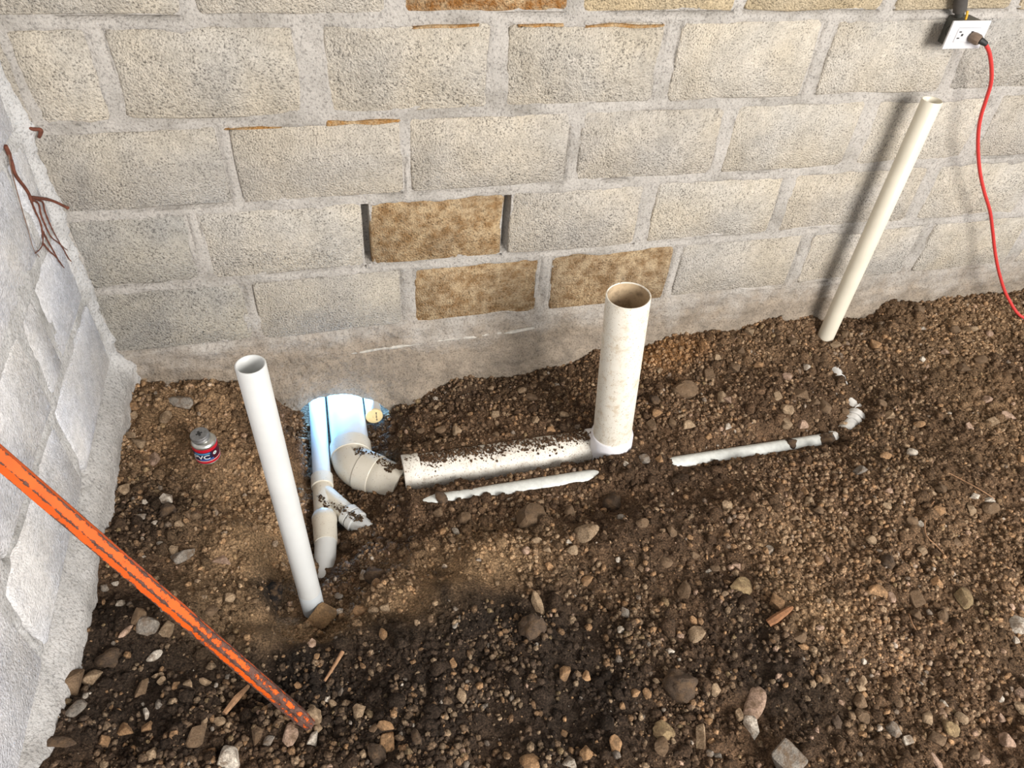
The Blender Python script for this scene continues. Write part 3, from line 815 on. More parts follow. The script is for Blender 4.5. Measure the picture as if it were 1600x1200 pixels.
ROOT_MAIN = [(0.006, -0.121, 0.642), (0.006, -0.119, 0.624), (0.006, -0.123, 0.606), (0.006, -0.13, 0.589), (0.006, -0.124, 0.569), (0.006, -0.113, 0.549), (0.006, -0.106, 0.529), (0.006, -0.108, 0.517)]
ROOT_FINE = [[(0.006, -0.108, 0.517), (0.006, -0.11, 0.491), (0.006, -0.108, 0.467), (0.006, -0.116, 0.448), (0.006, -0.14, 0.431), (0.006, -0.169, 0.433), (0.006, -0.198, 0.442)], [(0.006, -0.103, 0.513), (0.006, -0.078, 0.491), (0.006, -0.088, 0.471), (0.006, -0.089, 0.448), (0.006, -0.084, 0.412), (0.006, -0.05, 0.37), (0.006, -0.036, 0.323), (0.006, -0.017, 0.298)], [(0.006, -0.14, 0.431), (0.006, -0.123, 0.399), (0.006, -0.102, 0.371), (0.006, -0.088, 0.338)], [(0.006, -0.101, 0.514), (0.006, -0.054, 0.483), (0.006, -0.061, 0.463), (0.006, -0.062, 0.432), (0.006, -0.059, 0.406), (0.006, -0.049, 0.371)], [(0.006, -0.116, 0.448), (0.006, -0.111, 0.421), (0.006, -0.102, 0.383), (0.006, -0.097, 0.357), (0.006, -0.084, 0.331)], [(0.006, -0.119, 0.627), (0.006, -0.138, 0.604), (0.006, -0.152, 0.572), (0.006, -0.168, 0.531), (0.006, -0.183, 0.488), (0.006, -0.196, 0.453), (0.006, -0.185, 0.424)], [(0.006, -0.05, 0.37), (0.006, -0.019, 0.332), (0.006, 0.01, 0.293)]]
ROOT_BRANCH = [(0.006, -0.103, 0.52), (0.016, -0.03, 0.472), (0.035, -0.006, 0.438)]
ROOT_STUB = [(0.019, -0.012, 0.631), (0.029, -0.012, 0.627), (0.042, -0.012, 0.625), (0.041, -0.012, 0.619), (0.034, -0.012, 0.608)]
TWIG = [(0.527, -0.91), (0.511, -0.936), (0.487, -0.965)]
FIBRES = [[(2.097, -0.8), (2.054, -0.826), (2.02, -0.86), (1.996, -0.897), (2.012, -0.926), (2.017, -0.961)], [(2.213, -0.716), (2.234, -0.744), (2.255, -0.791), (2.282, -0.822)], [(1.814, -1.078), (1.795, -1.108), (1.795, -1.129)]]
WOOD = [(1.46, -1.037), (1.488, -1.031), (1.527, -1.019)]
FLATSTONE = [(0.467, -0.733)]
CHIP=[(0.318, -0.956), (0.338, -0.937), (0.297, -0.993)]
RIDGE = [(0.565, -0.011, -0.081), (0.612, -0.01, -0.075), (0.657, -0.01, -0.079), (0.705, -0.01, -0.074), (0.761, -0.01, -0.072), (0.819, -0.01, -0.07), (0.876, -0.01, -0.068), (0.935, -0.01, -0.064), (0.994, -0.01, -0.067), (1.054, -0.01, -0.062), (1.115, -0.01, -0.065), (1.186, -0.01, -0.057)]
# ------------------------------------------------------------------ the block walls
H = 0.21                                    # one course with its bed joint
# blocks of the back wall: course (0 = lowest) -> list of (x0, x1, tone)
C1, C2, C3 = sr(209, 202, 189), sr(203, 196, 184), sr(195, 190, 181)
CG, CY = sr(186, 182, 173), sr(206, 190, 160)
OC, OC2, OC3 = sr(152, 122, 86), sr(144, 117, 85), sr(156, 110, 62)
BACK = {
 0: [(.012, .366, CG), (.394, .782, C3), (.819, 1.186, OC), (1.223, 1.604, OC2), (1.631, 2.042, C2), (2.083, 2.493, C2), (2.535, 2.921, C1), (2.968, 3.36, C2)],
 1: [(.015, .276, CG), (.302, .692, C1), (.710, 1.066, OC), (1.084, 1.467, C2), (1.504, 1.907, C1), (1.939, 2.40, C2), (2.441, 2.831, C1), (2.865, 3.26, C2)],
 2: [(.012, .388, C3), (.413, .801, C2), (.819, 1.225, C2), (1.257, 1.655, C2), (1.684, 2.076, C1), (2.124, 2.495, C1), (2.538, 2.93, C2), (2.96, 3.36, C1)],
 3: [(.010, .030, C2), (.044, .184, C1), (.215, .585, C1), (.640, 1.01, C1), (1.053, 1.434, C1), (1.476, 1.862, C1), (1.906, 2.297, C1), (2.323, 2.72, C3), (2.75, 3.15, C2)],
 4: [(.012, .375, C1), (.399, .782, C1), (.816, 1.191, OC3), (1.221, 1.603, CY), (1.63, 2.011, CY), (2.05, 2.402, CY), (2.437, 2.83, CY), (2.86, 3.25, C1)],
}
W1, W2 = sr(229, 231, 236), sr(221, 223, 228)
LEFT = {                                    # s = distance from the corner along the left wall
 0: [(.03, .425, W1), (.452, .852, W1), (.878, 1.27, W2), (1.30, 1.69, W1)],
 1: [(.03, .272, W1), (.292, .392, W2), (.416, .802, W1), (.83, 1.22, W1), (1.25, 1.64, W2)],
 2: [(.03, .13, W2), (.155, .55, W1), (.575, .97, W1), (1.0, 1.39, W2), (1.42, 1.7, W1)],
 3: [(.03, .34, W1), (.365, .755, W2), (.78, 1.17, W1), (1.2, 1.6, W1)],
 4: [(.03, .2, W1), (.225, .62, W1), (.645, 1.04, W2), (1.07, 1.46, W1)],
}
def course_z(k): return k * H + 0.002, k * H + H - 0.018

def block_mesh(w, h, seed, proud, rnd=0.012, n_long=4, n_short=3):
    """hand-laid block: wavy outline, worn corners, chamfered face; local x along the wall, z up, face towards -y"""
    r = random.Random(seed)
    pts = []
    cor = [(0, 0), (w, 0), (w, h), (0, h)]
    for i in range(4):
        a = Vector(cor[i]); b = Vector(cor[(i + 1) % 4]); d = (b - a).normalized(); Ln = (b - a).length
        nrm = Vector((-d.y, d.x))
        ca = rnd * r.uniform(.5, 1.3); cb = rnd * r.uniform(.5, 1.3)
        n = n_long if i % 2 == 0 else n_short
        for k in range(n):
            t = ca + (Ln - ca - cb) * k / (n - 1)
            pts.append(a + d * t + nrm * r.uniform(-.0015, .0055))
    n = len(pts); c = Vector((w / 2, h / 2))
    V = []
    for q in pts:                                            # face ring
        e = (c - q).normalized(); g = q + e * 0.005
        V.append((g.x, -proud + r.uniform(-.0004, .0004), g.y))
    for q in pts: V.append((q.x, -proud + 0.0035, q.y))
    for q in pts: V.append((q.x, 0.035, q.y))
    F = [tuple(range(n))]
    for j in range(2):
        for i in range(n):
            a, b = i, (i + 1) % n
            F.append((j * n + a, (j + 1) * n + a, (j + 1) * n + b, j * n + b))
    me = mesh(V, F, True, 60)
    bm = bmesh.new(); bm.from_mesh(me); bmesh.ops.recalc_face_normals(bm, faces=bm.faces)
    bm.normal_update(); bm.to_mesh(me); bm.free()
    return me

def wall_shell(name, along, zlow, thick, relief, mat, S, ZN, zlow_back=None, label=None):
    """mortar core of a wall: a relief grid towards the room, a lower edge that follows zlow(s), top, back and ends"""
    ztop = 2.6
    Zt = np.concatenate([np.linspace(0, 1, ZN), [1.02]])
    s = np.asarray(S); zl = zlow(s)
    zt = 1.08
    zg = np.concatenate([[-.55], np.linspace(-.42, zt, ZN - 1)])
    zz = np.maximum(np.repeat(zg[None, :], len(s), 0), zl[:, None])
    dead = (zg[None, 1:] <= zl[:-1, None]) & (zg[None, 1:] <= zl[1:, None])      # cells that fall into the hole
    dead = np.concatenate([dead, np.zeros((len(s) - 1, 1), bool)], 1)
    ss = np.repeat(s[:, None], ZN, 1)
    dep = relief(ss, zz)
    zz = np.concatenate([zz, np.full((len(s), 1), ztop)], 1); ss = np.concatenate([ss, s[:, None]], 1)
    dep = np.concatenate([dep, np.zeros((len(s), 1))], 1)
    nz = ZN + 1
    def to3(a, d, z): return along(a, d, z)
    front = to3(ss, dep, zz).reshape(-1, 3)
    zb = zl if zlow_back is None else zlow_back(s)
    back_lo = to3(s, np.full(len(s), -thick), zb); back_hi = to3(s, np.full(len(s), -thick), np.full(len(s), ztop))
    V = np.concatenate([front, back_lo, back_hi])
    n = len(s); i, j = np.meshgrid(np.arange(n - 1), np.arange(nz - 1), indexing='ij')
    a = (i * nz + j)[~dead]; F = [np.stack([a, a + nz, a + nz + 1, a + 1], 1)]
    k = np.arange(n - 1); o1 = n * nz; o2 = o1 + n
    F.append(np.stack([k * nz, o1 + k, o1 + k + 1, (k + 1) * nz], 1))             # underside
    F.append(np.stack([o1 + k, o2 + k, o2 + k + 1, o1 + k + 1], 1))               # back
    F.append(np.stack([o2 + k, k * nz + nz - 1, (k + 1) * nz + nz - 1, o2 + k + 1], 1))   # top
    me = big_mesh(V, np.concatenate(F))
    me.polygons.foreach_set('use_smooth', [True] * len(me.polygons)); me.set_sharp_from_angle(angle=math.radians(50))
    bm = bmesh.new(); bm.from_mesh(me); bmesh.ops.recalc_face_normals(bm, faces=bm.faces); bm.to_mesh(me); bm.free()
    o = link(name, me, mat)
    return tag(o, label, 'wall', kind='structure')

def joint_mask(layout, s, z, gap):
    """1 in the narrow open gap along the underside and the ends of the blocks"""
    m = np.zeros_like(s)
    for k, row in layout.items():
        z0, z1 = course_z(k)
        for a, b, _ in row:
            ins = (s > a) & (s < b)
            m = np.maximum(m, ins * np.exp(-((z - (z0 - 0.002)) / gap) ** 2))
            inz = (z > z0) & (z < z1)
            m = np.maximum(m, 0.45 * inz * np.maximum(np.exp(-((s - a + .001) / gap) ** 2), np.exp(-((s - b - .001) / gap) ** 2)))
    return m

def inner_mask(layout, s, z, e0, e1, amp):
    m = np.zeros_like(s); wob = fbm(s, z, 14, 3, .55, 28)
    for k, row in layout.items():
        z0, z1 = course_z(k)
        for a, b, _ in row:
            q = np.minimum(np.minimum(s - a, b - s), np.minimum(z - z0, z1 - z))
            m = np.maximum(m, sstep(e0, e1, q + amp * wob))
    return m

def relief_back(s, z):
    """positive = towards the room"""
    d = 0.0030 + 0.0042 * fbm(s, z, 9, 4, .55, 21) + 0.0022 * fbm(s, z, 60, 3, .6, 22)
    g = joint_mask(BACK, s, z, 0.0040) * sstep(-.12, .22, fbm(s, z, 7, 3, .5, 23))
    d = d - 0.014 * g
    d = d - 0.014 * inner_mask(BACK, s, z, .003, .018, .012)
    for a, b in ((.6905, .7115), (1.0655, 1.0845)):            # two end joints left without mortar
        d = np.where((s > a + .002) & (s < b - .002) & (z > .225) & (z < .395), -0.05, d)
    d = d - 0.012 * np.exp(-((s - .803) / .012) ** 2 - ((z - .50) / .02) ** 2) - .012 * np.exp(-((s - 1.20) / .009) ** 2 - ((z - .05) / .03) ** 2)
    # rough concrete foot under the lowest course, with a ledge, bulging towards the soil
    f = sstep(-.004, -.012, z)
    foot = 0.004 + 0.007 * sstep(-.055, -.062, z + 0.006 * fbm(s, z * 0, 6, 2, .5, 24)) + 0.012 * sstep(-.08, -.2, z) + 0.014 * fbm(s, z, 9, 5, .62, 25) + .006 * np.abs(fbm(s, z, 40, 3, .6, 26))
    foot = foot + 0.030 * np.exp(-((s - .80) / .06) ** 2 - ((z + .27) / .07) ** 2) + 0.02 * np.exp(-((s - .43) / .05) ** 2 - ((z + .22) / .05) ** 2)
    return d * (1 - f) + foot * f

def hole_edge(s, lift=0.0):
    xs = [.418, .426, .440, .462, .485, .515, .580, .630, .665, .700, .740, .768, .78]
    zs = [-.55, -.40, -.305, -.262, -.240, -.226, -.222, -.238, -.258, -.288, -.326, -.40, -.55]
    z = np.interp(s, xs, zs) + lift * (np.interp(s, xs, zs) > -.5)
    return z + 0.010 * fbm(s, s * 0 + .5, 40, 3, .6, 31) * (z > -.5)

S_back = np.unique(np.concatenate([np.linspace(-.16, 3.3, 640), np.linspace(.43, .76, 130)]))
S_back = np.concatenate([S_back, [3.6, 4.2]])
wall_back = wall_shell('wall_back', lambda s, d, z: np.stack([s, -d, z], -1), hole_edge, 0.15, relief_back, M['mortar'], S_back, 290,
                       lambda s: hole_edge(s, 0.075), 'grey mortared concrete block wall with a hole at its foot')

def relief_left(s, z):
    d = 0.0012 + 0.0045 * fbm(s, z, 6, 4, .55, 41) + 0.002 * fbm(s, z, 55, 3, .6, 42)
    g = joint_mask(LEFT, s, z, 0.005) * sstep(0.0, .3, fbm(s, z, 6, 3, .5, 43))
    d = d - 0.007 * g
    d = d - 0.016 * inner_mask(LEFT, s, z, .006, .030, .040)
    f = sstep(.0, -.02, z)
    foot = 0.006 + 0.030 * sstep(.005, -.06, z) + 0.010 * fbm(s, z, 7, 4, .6, 45)
    d = d * (1 - f) + foot * f
    # lumpy mortar fillet in the corner
    c = np.exp(-((s - .0) / .028) ** 2)
    return d + c * (0.020 + 0.020 * fbm(s * .6, z, 16, 4, .6, 46))
S_left = np.concatenate([np.linspace(-.02, 1.5, 290), [1.7, 2.2, 3.2]])
wall_left = wall_shell('wall_left', lambda s, d, z: np.stack([d, -s, z], -1), lambda s: np.full(len(s), -.55), 0.15, relief_left, M['white_mortar'], S_left, 210,
                       None, 'limewashed white block wall on the left')

k_seed = 0
for layout, wall, m, left in ((BACK, wall_back, M['block'], False), (LEFT, wall_left, M['white_block'], True)):
    for k, row in layout.items():
        z0, z1 = course_z(k)
        for a, b, col in row:
            k_seed += 1
            r = random.Random(900 + k_seed)
            me = block_mesh(b - a, z1 - z0, k_seed, r.uniform(.0010, .0050) if not left else r.uniform(.0015, .0045), rnd=min(.012, (b - a) * .3))
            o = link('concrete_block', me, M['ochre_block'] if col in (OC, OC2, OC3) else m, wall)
            f = r.uniform(.95, 1.05); o.color = (col[0] * f, col[1] * f, col[2] * f, 1)
            if left: o.location = (0, -a, z0); o.rotation_euler = (0, 0, -math.pi / 2); o.scale = (1, 1, 1)
            else: o.location = (a, 0, z0)
            if left: o.rotation_euler = (0, 0, -math.pi / 2)
for o in wall_left.children:                 # face towards +x
    o.rotation_euler = (0, 0, math.pi / 2)
    o.location.y -= 0
    w = max(v.co.x for v in o.data.vertices)
    o.location = (0, o.location.y - w, o.location.z)

# ochre upper edges of a few blocks that the mortar left bare
for x0, x1, z0, z1 in ((.630, .800, .6035, .6175), (.405, .53, .603, .609), (.832, .985, .8135, .8215), (1.070, 1.18, .812, .8205), (1.232, 1.432, .809, .8195)):
    k_seed += 1
    me = block_mesh(x1 - x0, z1 - z0, k_seed, .0085, rnd=.003)
    o = link('stained_edge', me, M['ochre_block'], wall_back); o.location = (x0, 0, z0); o.color = (*sr(176, 132, 78), 1)

# thin ridge of lime mortar left on the concrete foot
rd = [Vector(q) for q in RIDGE]
link('mortar_ridge', tube(rd, [.004 + .0035 * (1 + math.sin(k * 1.9)) / 2 * (1 if 0 < k < len(rd) - 1 else .2) for k in range(len(rd))], 7), plain('pale_lime_mortar', (.50, .47, .42), .95, var=.25, scale=90, bd=.003), wall_back)

# roof slab above, out of the picture: it keeps the sky off the room
roof = link('ceiling', box((2.0, -1.55, 2.68), (4.6, 3.7, 0.14)), plain('grey_concrete_slab', (0.35, 0.34, 0.33), .9))
tag(roof, 'flat grey concrete roof slab', 'ceiling', kind='structure')

# ------------------------------------------------------------------ the ground
TONE = {'base': sr(112, 88, 67), 'tan': sr(160, 130, 98), 'dust': sr(176, 145, 110), 'dark': sr(58, 48, 40), 'black': sr(30, 27, 25), 'brown': sr(104, 83, 62), 'orange': sr(158, 114, 70)}
def tone(x, y):
    C = np.zeros(x.shape + (3,)); C[:] = TONE['base']
    for px, py, rx, ry, k, s in PATCHES:
        w = s * np.exp(-((((x - px) / rx) ** 2 + ((y - py) / ry) ** 2) * (1 + 0.9 * fbm(x, y, 13, 3, .6, 51))) ** 1.3)
        C = C * (1 - w[..., None]) + np.array(TONE[k]) * w[..., None]
    return C
gx = np.concatenate([[-.16, -.1], np.arange(-.06, 3.2, .0052), np.linspace(3.25, 5.0, 20)])
gy = np.concatenate([np.linspace(-4.0, -1.75, 16), np.linspace(-1.7, -1.5, 12), np.arange(-1.48, .05, .0052), np.arange(.06, .5, .02), [.8, 1.5, 2.5]])
GX, GY = np.meshgrid(gx, gy, indexing='ij')
GZ = ground(GX, GY)
V = np.stack([GX, GY, GZ], -1).reshape(-1, 3)
ny = len(gy); i, j = np.meshgrid(np.arange(len(gx) - 1), np.arange(ny - 1), indexing='ij'); a = (i * ny + j).ravel()
me = big_mesh(V, np.stack([a, a + ny, a + ny + 1, a + 1], 1))
me.polygons.foreach_set('use_smooth', [True] * len(me.polygons))
TC = tone(GX, GY)
TC = TC * (1 + 0.28 * fbm(GX, GY, 30, 4, .65, 52))[..., None]
set_color(me, TC.reshape(-1, 3))
floor = link('floor', me, M['soil'])
tag(floor, 'loose brown earth floor dug open in front of the block wall', 'ground', kind='structure')

# --- pipes that lie free: gravel keeps off them
def pipe_top(x, y):
    t = np.full(x.shape, -9.0)
    def cyl(d, r, z, ok): return np.where((d < r) & ok, z + np.sqrt(np.maximum(r * r - d * d, 0)), -9.0)
    t = np.maximum(t, cyl(np.abs(y - PIPE4_Y), .058, PIPE4_Z, (x > .73) & (x < 1.32)))
    t = np.maximum(t, cyl(np.abs(y - THIN_Y), .026, THIN_Z, (x > .70) & (x < 2.06)))
    t = np.maximum(t, cyl(np.abs(x - MAIN_X), .058, MAIN_Z, (y > -.26)))
    t = np.maximum(t, cyl(np.abs(x - two_x(y)), .034, TWO_Z, (y > -.62)))
    for ax, ay, bx, by, r, z in ((.588, -.19, .70, -.335, .062, MAIN_Z), (.500, -.365, .602, -.480, .034, TWO_Z), (2.04, -.475, 2.16, -.385, .033, THIN_Z), (2.158, -.398, 2.192, -.20, .026, -.229)):
        LL = math.hypot(bx - ax, by - ay); s = ((x - ax) * (bx - ax) + (y - ay) * (by - ay)) / LL / LL
        t = np.maximum(t, cyl(np.abs((x - ax) * (by - ay) - (y - ay) * (bx - ax)) / LL, r, z, (s > -.05) & (s < 1.05)))
    return t
RISERS = ((.465, -.727, .040), (1.337, -.372, .064), (2.215, -.085, .032), (.672, -.05, .03), (.235, -.30, .036))
def free(x, y, h, r):
    ok = (y < -.004 - r) & (x > .022 + r) & (pipe_top(x, y) < h - 0.001)
    for cx, cy, cr in RISERS: ok &= (x - cx) ** 2 + (y - cy) ** 2 > (cr + r) ** 2
    return ok
ST = np.array([(s_[0], s_[1], max(s_[2], s_[3]) / 2000) for s_ in STONES])
def clear_of_stones(x, y, r):
    ok = np.ones(len(x), bool)
    for sx_, sy_, sr_ in ST: ok &= (x - sx_) ** 2 + (y - sy_) ** 2 > (sr_ * .8 + r * .4) ** 2
    return ok
def ico(sub):
    bm = bmesh.new(); bmesh.ops.create_icosphere(bm, subdivisions=sub, radius=1.0)
    V = np.array([v.co[:] for v in bm.verts]); F = np.array([[v.index for v in f.verts] for f in bm.faces]); bm.free(); return V, F
def rot_random(n):
    q = RNG.normal(size=(n, 4)); q /= np.linalg.norm(q, axis=1)[:, None]
    w, x, y, z = q.T
    return np.stack([1 - 2 * (y * y + z * z), 2 * (x * y - z * w), 2 * (x * z + y * w), 2 * (x * y + z * w), 1 - 2 * (x * x + z * z), 2 * (y * z - x * w),
                     2 * (x * z - y * w), 2 * (y * z + x * w), 1 - 2 * (x * x + y * y)], 1).reshape(-1, 3, 3)
STONE_T = {'t': sr(168, 145, 118), 'o': sr(172, 136, 100), 'b': sr(122, 101, 80), 'd': sr(84, 70, 58), 'g': sr(148, 140, 130), 'w': sr(204, 194, 180), 'p': sr(182, 154, 134), 'y': sr(152, 131, 98)}
PAL = np.array([STONE_T[k] for k in 'tobdgwpy'])
def scatter(n, rmin, rmax, power, sub, jitter, flat, sink, colour, keep, zone=None):
    x = RNG.uniform(.0, 3.2, n); y = RNG.uniform(-1.58, 0, n)
    # only where the camera's side of the room can be seen, a little beyond the frame
    ok = (y > -1.05 - 0.2 * x - .36) & (x < 3.3 + 1.05 * y * 1.0 + .35 * (y < -.9) + .22)
    if zone is not None: ok &= zone(x, y)
    x, y = x[ok], y[ok]
    r = rmin + (rmax - rmin) * RNG.random(len(x)) ** power
    h = ground(x, y)
    ok = free(x, y, h, r * .8) & (RNG.random(len(x)) < keep(x, y))
    x, y, r, h = x[ok], y[ok], r[ok], h[ok]
    far_ = clear_of_stones(x, y, r); x, y, r, h = x[far_], y[far_], r[far_], h[far_]
    return build_grains(x, y, h, r, sub, jitter, flat, sink, colour)
def build_grains(x, y, h, r, sub, jitter, flat, sink, colour):
    n = len(x); Vt, Ft = ico(sub); m = len(Vt)
    P = Vt[None] * (1 + jitter * (RNG.random((n, m, 1)) - .5) * 2)
    P = P * (r[:, None] * np.stack([RNG.uniform(.8, 1.35, n), RNG.uniform(.7, 1.1, n), RNG.uniform(flat, 1.0, n)], 1))[:, None, :]
    P = np.einsum('nij,nmj->nmi', rot_random(n), P)
    P[:, :, 0] += x[:, None]; P[:, :, 1] += y[:, None]; P[:, :, 2] += (h + r * sink)[:, None]
    F = (Ft[None] + (np.arange(n) * m)[:, None, None]).reshape(-1, 3)
    C = np.repeat(colour(x, y, n)[:, None, :], m, 1).reshape(-1, 3)
    return P.reshape(-1, 3), F, C
def col_gravel(x, y, n):
    pick = RNG.choice(8, n, p=[.28, .18, .30, .14, .02, .012, .028, .04])
    c = PAL[pick] * RNG.uniform(.70, 1.10, (n, 1))
    t = tone(x, y)
    a = RNG.uniform(.30, .85, (n, 1))
    return c * (1 - a) + t * a * 1.10
def col_crumb(x, y, n):
    return tone(x, y) * RNG.uniform(.65, 1.15, (n, 1))
rough = lambda x, y: 1 - .88 * soft(x, y)
sets = [scatter(115000, .0017, .0095, 2.5, 1, .30, .55, .20, col_gravel, lambda x, y: rough(x, y) * (.16 + .74 * sstep(-.25, .35, fbm(x, y, 6, 4, .6, 61))))]
def clod_keep(x, y): return rough(x, y) * (.25 + .75 * sstep(-.15, .35, fbm(x, y, 5, 3, .5, 62)))
crumbs = [scatter(102000, .0015, .008, 2.4, 1, .35, .7, .05, col_crumb, clod_keep),
          scatter(5200, .007, .019, 2.2, 2, .20, .65, .0, col_crumb, clod_keep)]
# crumbs of earth that stayed lying on the pipes
n = 2600
x = RNG.uniform(.735, 1.30, n); d = RNG.normal(-.006, .014, n) + .006 * np.sin(x * 40); 
ok = (RNG.random(n) < np.interp(x, [.73, .80, .95, 1.05, 1.15, 1.3], [1, 1, .8, .45, .75, 1.0]))
ok &= (d > -.045) & (d < .04)
x, d = x[ok], d[ok]; r = .0012 + .0032 * RNG.random(len(x)) ** 2
crumbs.append(build_grains(x, PIPE4_Y - d, PIPE4_Z + np.sqrt(.055 ** 2 - d ** 2), r, 1, .3, .7, .3, lambda x, y, n: np.array(TONE['base'])[None] * RNG.uniform(.7, 1.3, (n, 1))))
def on_pipe(ax, ay, bx, by, rad, z, n, spread, off=0.0):
    t = RNG.random(n); q = np.clip(RNG.normal(off, spread, n), -.8 * rad, .8 * rad)
    LL = math.hypot(bx - ax, by - ay); ux, uy = (bx - ax) / LL, (by - ay) / LL
    r = .001 + .003 * RNG.random(n) ** 2
    crumbs.append(build_grains(ax + ux * t * LL - uy * q, ay + uy * t * LL + ux * q, z + np.sqrt(rad ** 2 - q ** 2), r, 1, .3, .7, .3,
                               lambda x, y, n: np.array(TONE['brown'])[None] * RNG.uniform(.6, 1.2, (n, 1))))
on_pipe(.635, -.265, .70, -.335, .055, MAIN_Z, 260, .010, .004)
on_pipe(.605, -.238, .63, -.262, .060, MAIN_Z, 40, .006)
on_pipe(.525, -.40, .60, -.475, .029, TWO_Z, 120, .007)
on_pipe(.496, -.365, .512, -.415, .026, TWO_Z, 70, .004)
for name, ss, lab, cat in (('gravel', sets, 'small loose gravel strewn all over the brown earth', 'gravel'), ('soil_crumbs', crumbs, 'dark crumbs and clods of earth on the dug ground', 'soil')):
    off = 0; VV, FF, CC = [], [], []
    for P, F, C in ss:
        VV.append(P); FF.append(F + off); CC.append(C); off += len(P)
    me = big_mesh(np.concatenate(VV), np.concatenate(FF)); set_color(me, np.concatenate(CC))
    if name == 'soil_crumbs': me.polygons.foreach_set('use_smooth', [True] * len(me.polygons))
    tag(link(name, me, M['gravel'] if name == 'gravel' else M['soil']), lab, cat, kind='stuff')

# ------------------------------------------------------------------ pipes and fittings
def root_at(name, loc, label, cat, group=None):
    o = empty(name, loc, label, cat, group); return o
def part(name, me, mat, root, parent=None, label=None):
    """mesh built in world coordinates"""
    me.transform(Matrix.Translation(-root.location))
    o = link(name, me, mat, parent or root)
    if label: o['label'] = label
    return o
def ring(A, B, s0, s1, r, ch=.0015):
    return lathe(A, B, [(s0, r - .006), (s0, r - ch), (s0 + ch, r), (s1 - ch, r), (s1, r - ch), (s1, r - .006)])

# white riser on the left
A = Vector((.4655, -.7275, -.30)); B = Vector((.4533, -.7272, .5247))
t = root_at('riser_pipe', (.4655, -.7275, -.22), 'tall white plastic riser pipe standing in the pit beside the can', 'pipe')
part('pipe', hollow(A + (B - A) * .165, B, .0250, .0032, 48), M['pvc'], t)
part('lower_sleeve', hollow(A, A + (B - A) * .166, .0253, .0032, 48), plain('dull_grey_pvc', (.44, .47, .49), .5, var=.06, scale=12), t, label='duller grey foot of the pipe')
# wide soiled riser in the middle
A = Vector((1.3385, -.3725, -.27)); B = Vector((1.2909, -.3725, .3137))
t = root_at('riser_pipe', tuple(A), 'wide soiled white riser pipe with open dirty top in the middle', 'pipe')
part('pipe', hollow(A, B, .0550, .0038, 64), M['pvc_old'], t)
part('earth_inside', lathe(A + (B - A) * .05, B, [(0.0, .050), (.40, .050), (.405, .03), (.408, .001)], 32), plain('earth_fill', sr(92, 74, 56), .95, var=.4, scale=90, bd=.004), t, label='brown earth fallen inside the pipe')
part('inner_grime', lathe(A, B, [(.20, .0508), (.5835, .0508), (.5835, .0500), (.20, .0500)], 48, close=True), M['pvc_inner'], t)
part('collar', lathe(A, B, [(.0, .052), (.0, .060), (.028, .061), (.0885, .061), (.092, .0585), (.092, .0545)], 64), plain('white_coupling', (.80, .80, .84), .35, var=.03), t, label='clean white coupling at the foot of the pipe')
# slim cream riser on the right
A = Vector((2.2160, -.0850, -.23)); B = Vector((2.2120, -.0850, .6432))
t = root_at('riser_pipe', tuple(A), 'slim cream plastic riser pipe on the right in front of the wall', 'pipe')
part('pipe', hollow(A, B, .0270, .0030, 48), M['pvc_cream'], t)

# lying 110 mm pipe
y_, z_ = PIPE4_Y, PIPE4_Z
t = root_at('drain_pipe', (1.0, y_, z_), 'thick muddy white drain pipe lying in the earth left of the wide riser', 'pipe')
part('pipe', lathe((.77, y_, z_), (1.28, y_, z_), [(0, .055), (.52, .055)], 64), M['pvc_muddy'], t)
part('elbow_socket', lathe((.728, y_, z_), (.8, y_, z_), [(0, .050), (0, .0575), (.002, .0590), (.046, .0590), (.048, .0575), (.048, .052)], 64), M['pvc_muddy'], t)
part('riser_tee', lathe((1.279, y_, z_), (1.4, y_, z_), [(0, .052), (0, .0575), (.0015, .0590), (.045, .0590), (.06, .056), (.11, .056)], 64), plain('white_tee', (.82, .82, .84), .35, var=.03), t)

# main drain under the wall with its elbow
t = root_at('main_drain', (MAIN_X, -.1, MAIN_Z), 'thick white drain pipe coming out of the bright hole under the wall', 'pipe')
mz = MAIN_Z
part('pipe', lathe((MAIN_X, .7, mz), (MAIN_X, -.5, mz), [(0, .055), (.885, .055)], 64), M['pvc'], t)
part('elbow_socket', ring((MAIN_X, -.168, mz), (MAIN_X, -.5, mz), 0, .048, .0605), M['pvc_fit'], t)
ang = math.radians(51); pts = []; Rr = .075
for k in range(9):
    q = ang * k / 8; pts.append((MAIN_X + Rr * (1 - math.cos(q)), -.212 - Rr * math.sin(q), mz))
dx, dy = math.sin(ang), -math.cos(ang)
e0 = Vector(pts[-1]); dirv = Vector((dx, dy, 0))
part('elbow_bend', tube(pts, .058, 64), M['pvc_fit'], t)
part('outlet_socket', ring(e0, e0 + dirv, -.004, .046, .0605), M['pvc_fit'], t)
part('reducer', lathe(e0, e0 + dirv, [(.044, .056), (.046, .0575), (.075, .0565), (.10, .054), (.13, .053)], 64), M['pvc_fit'], t)

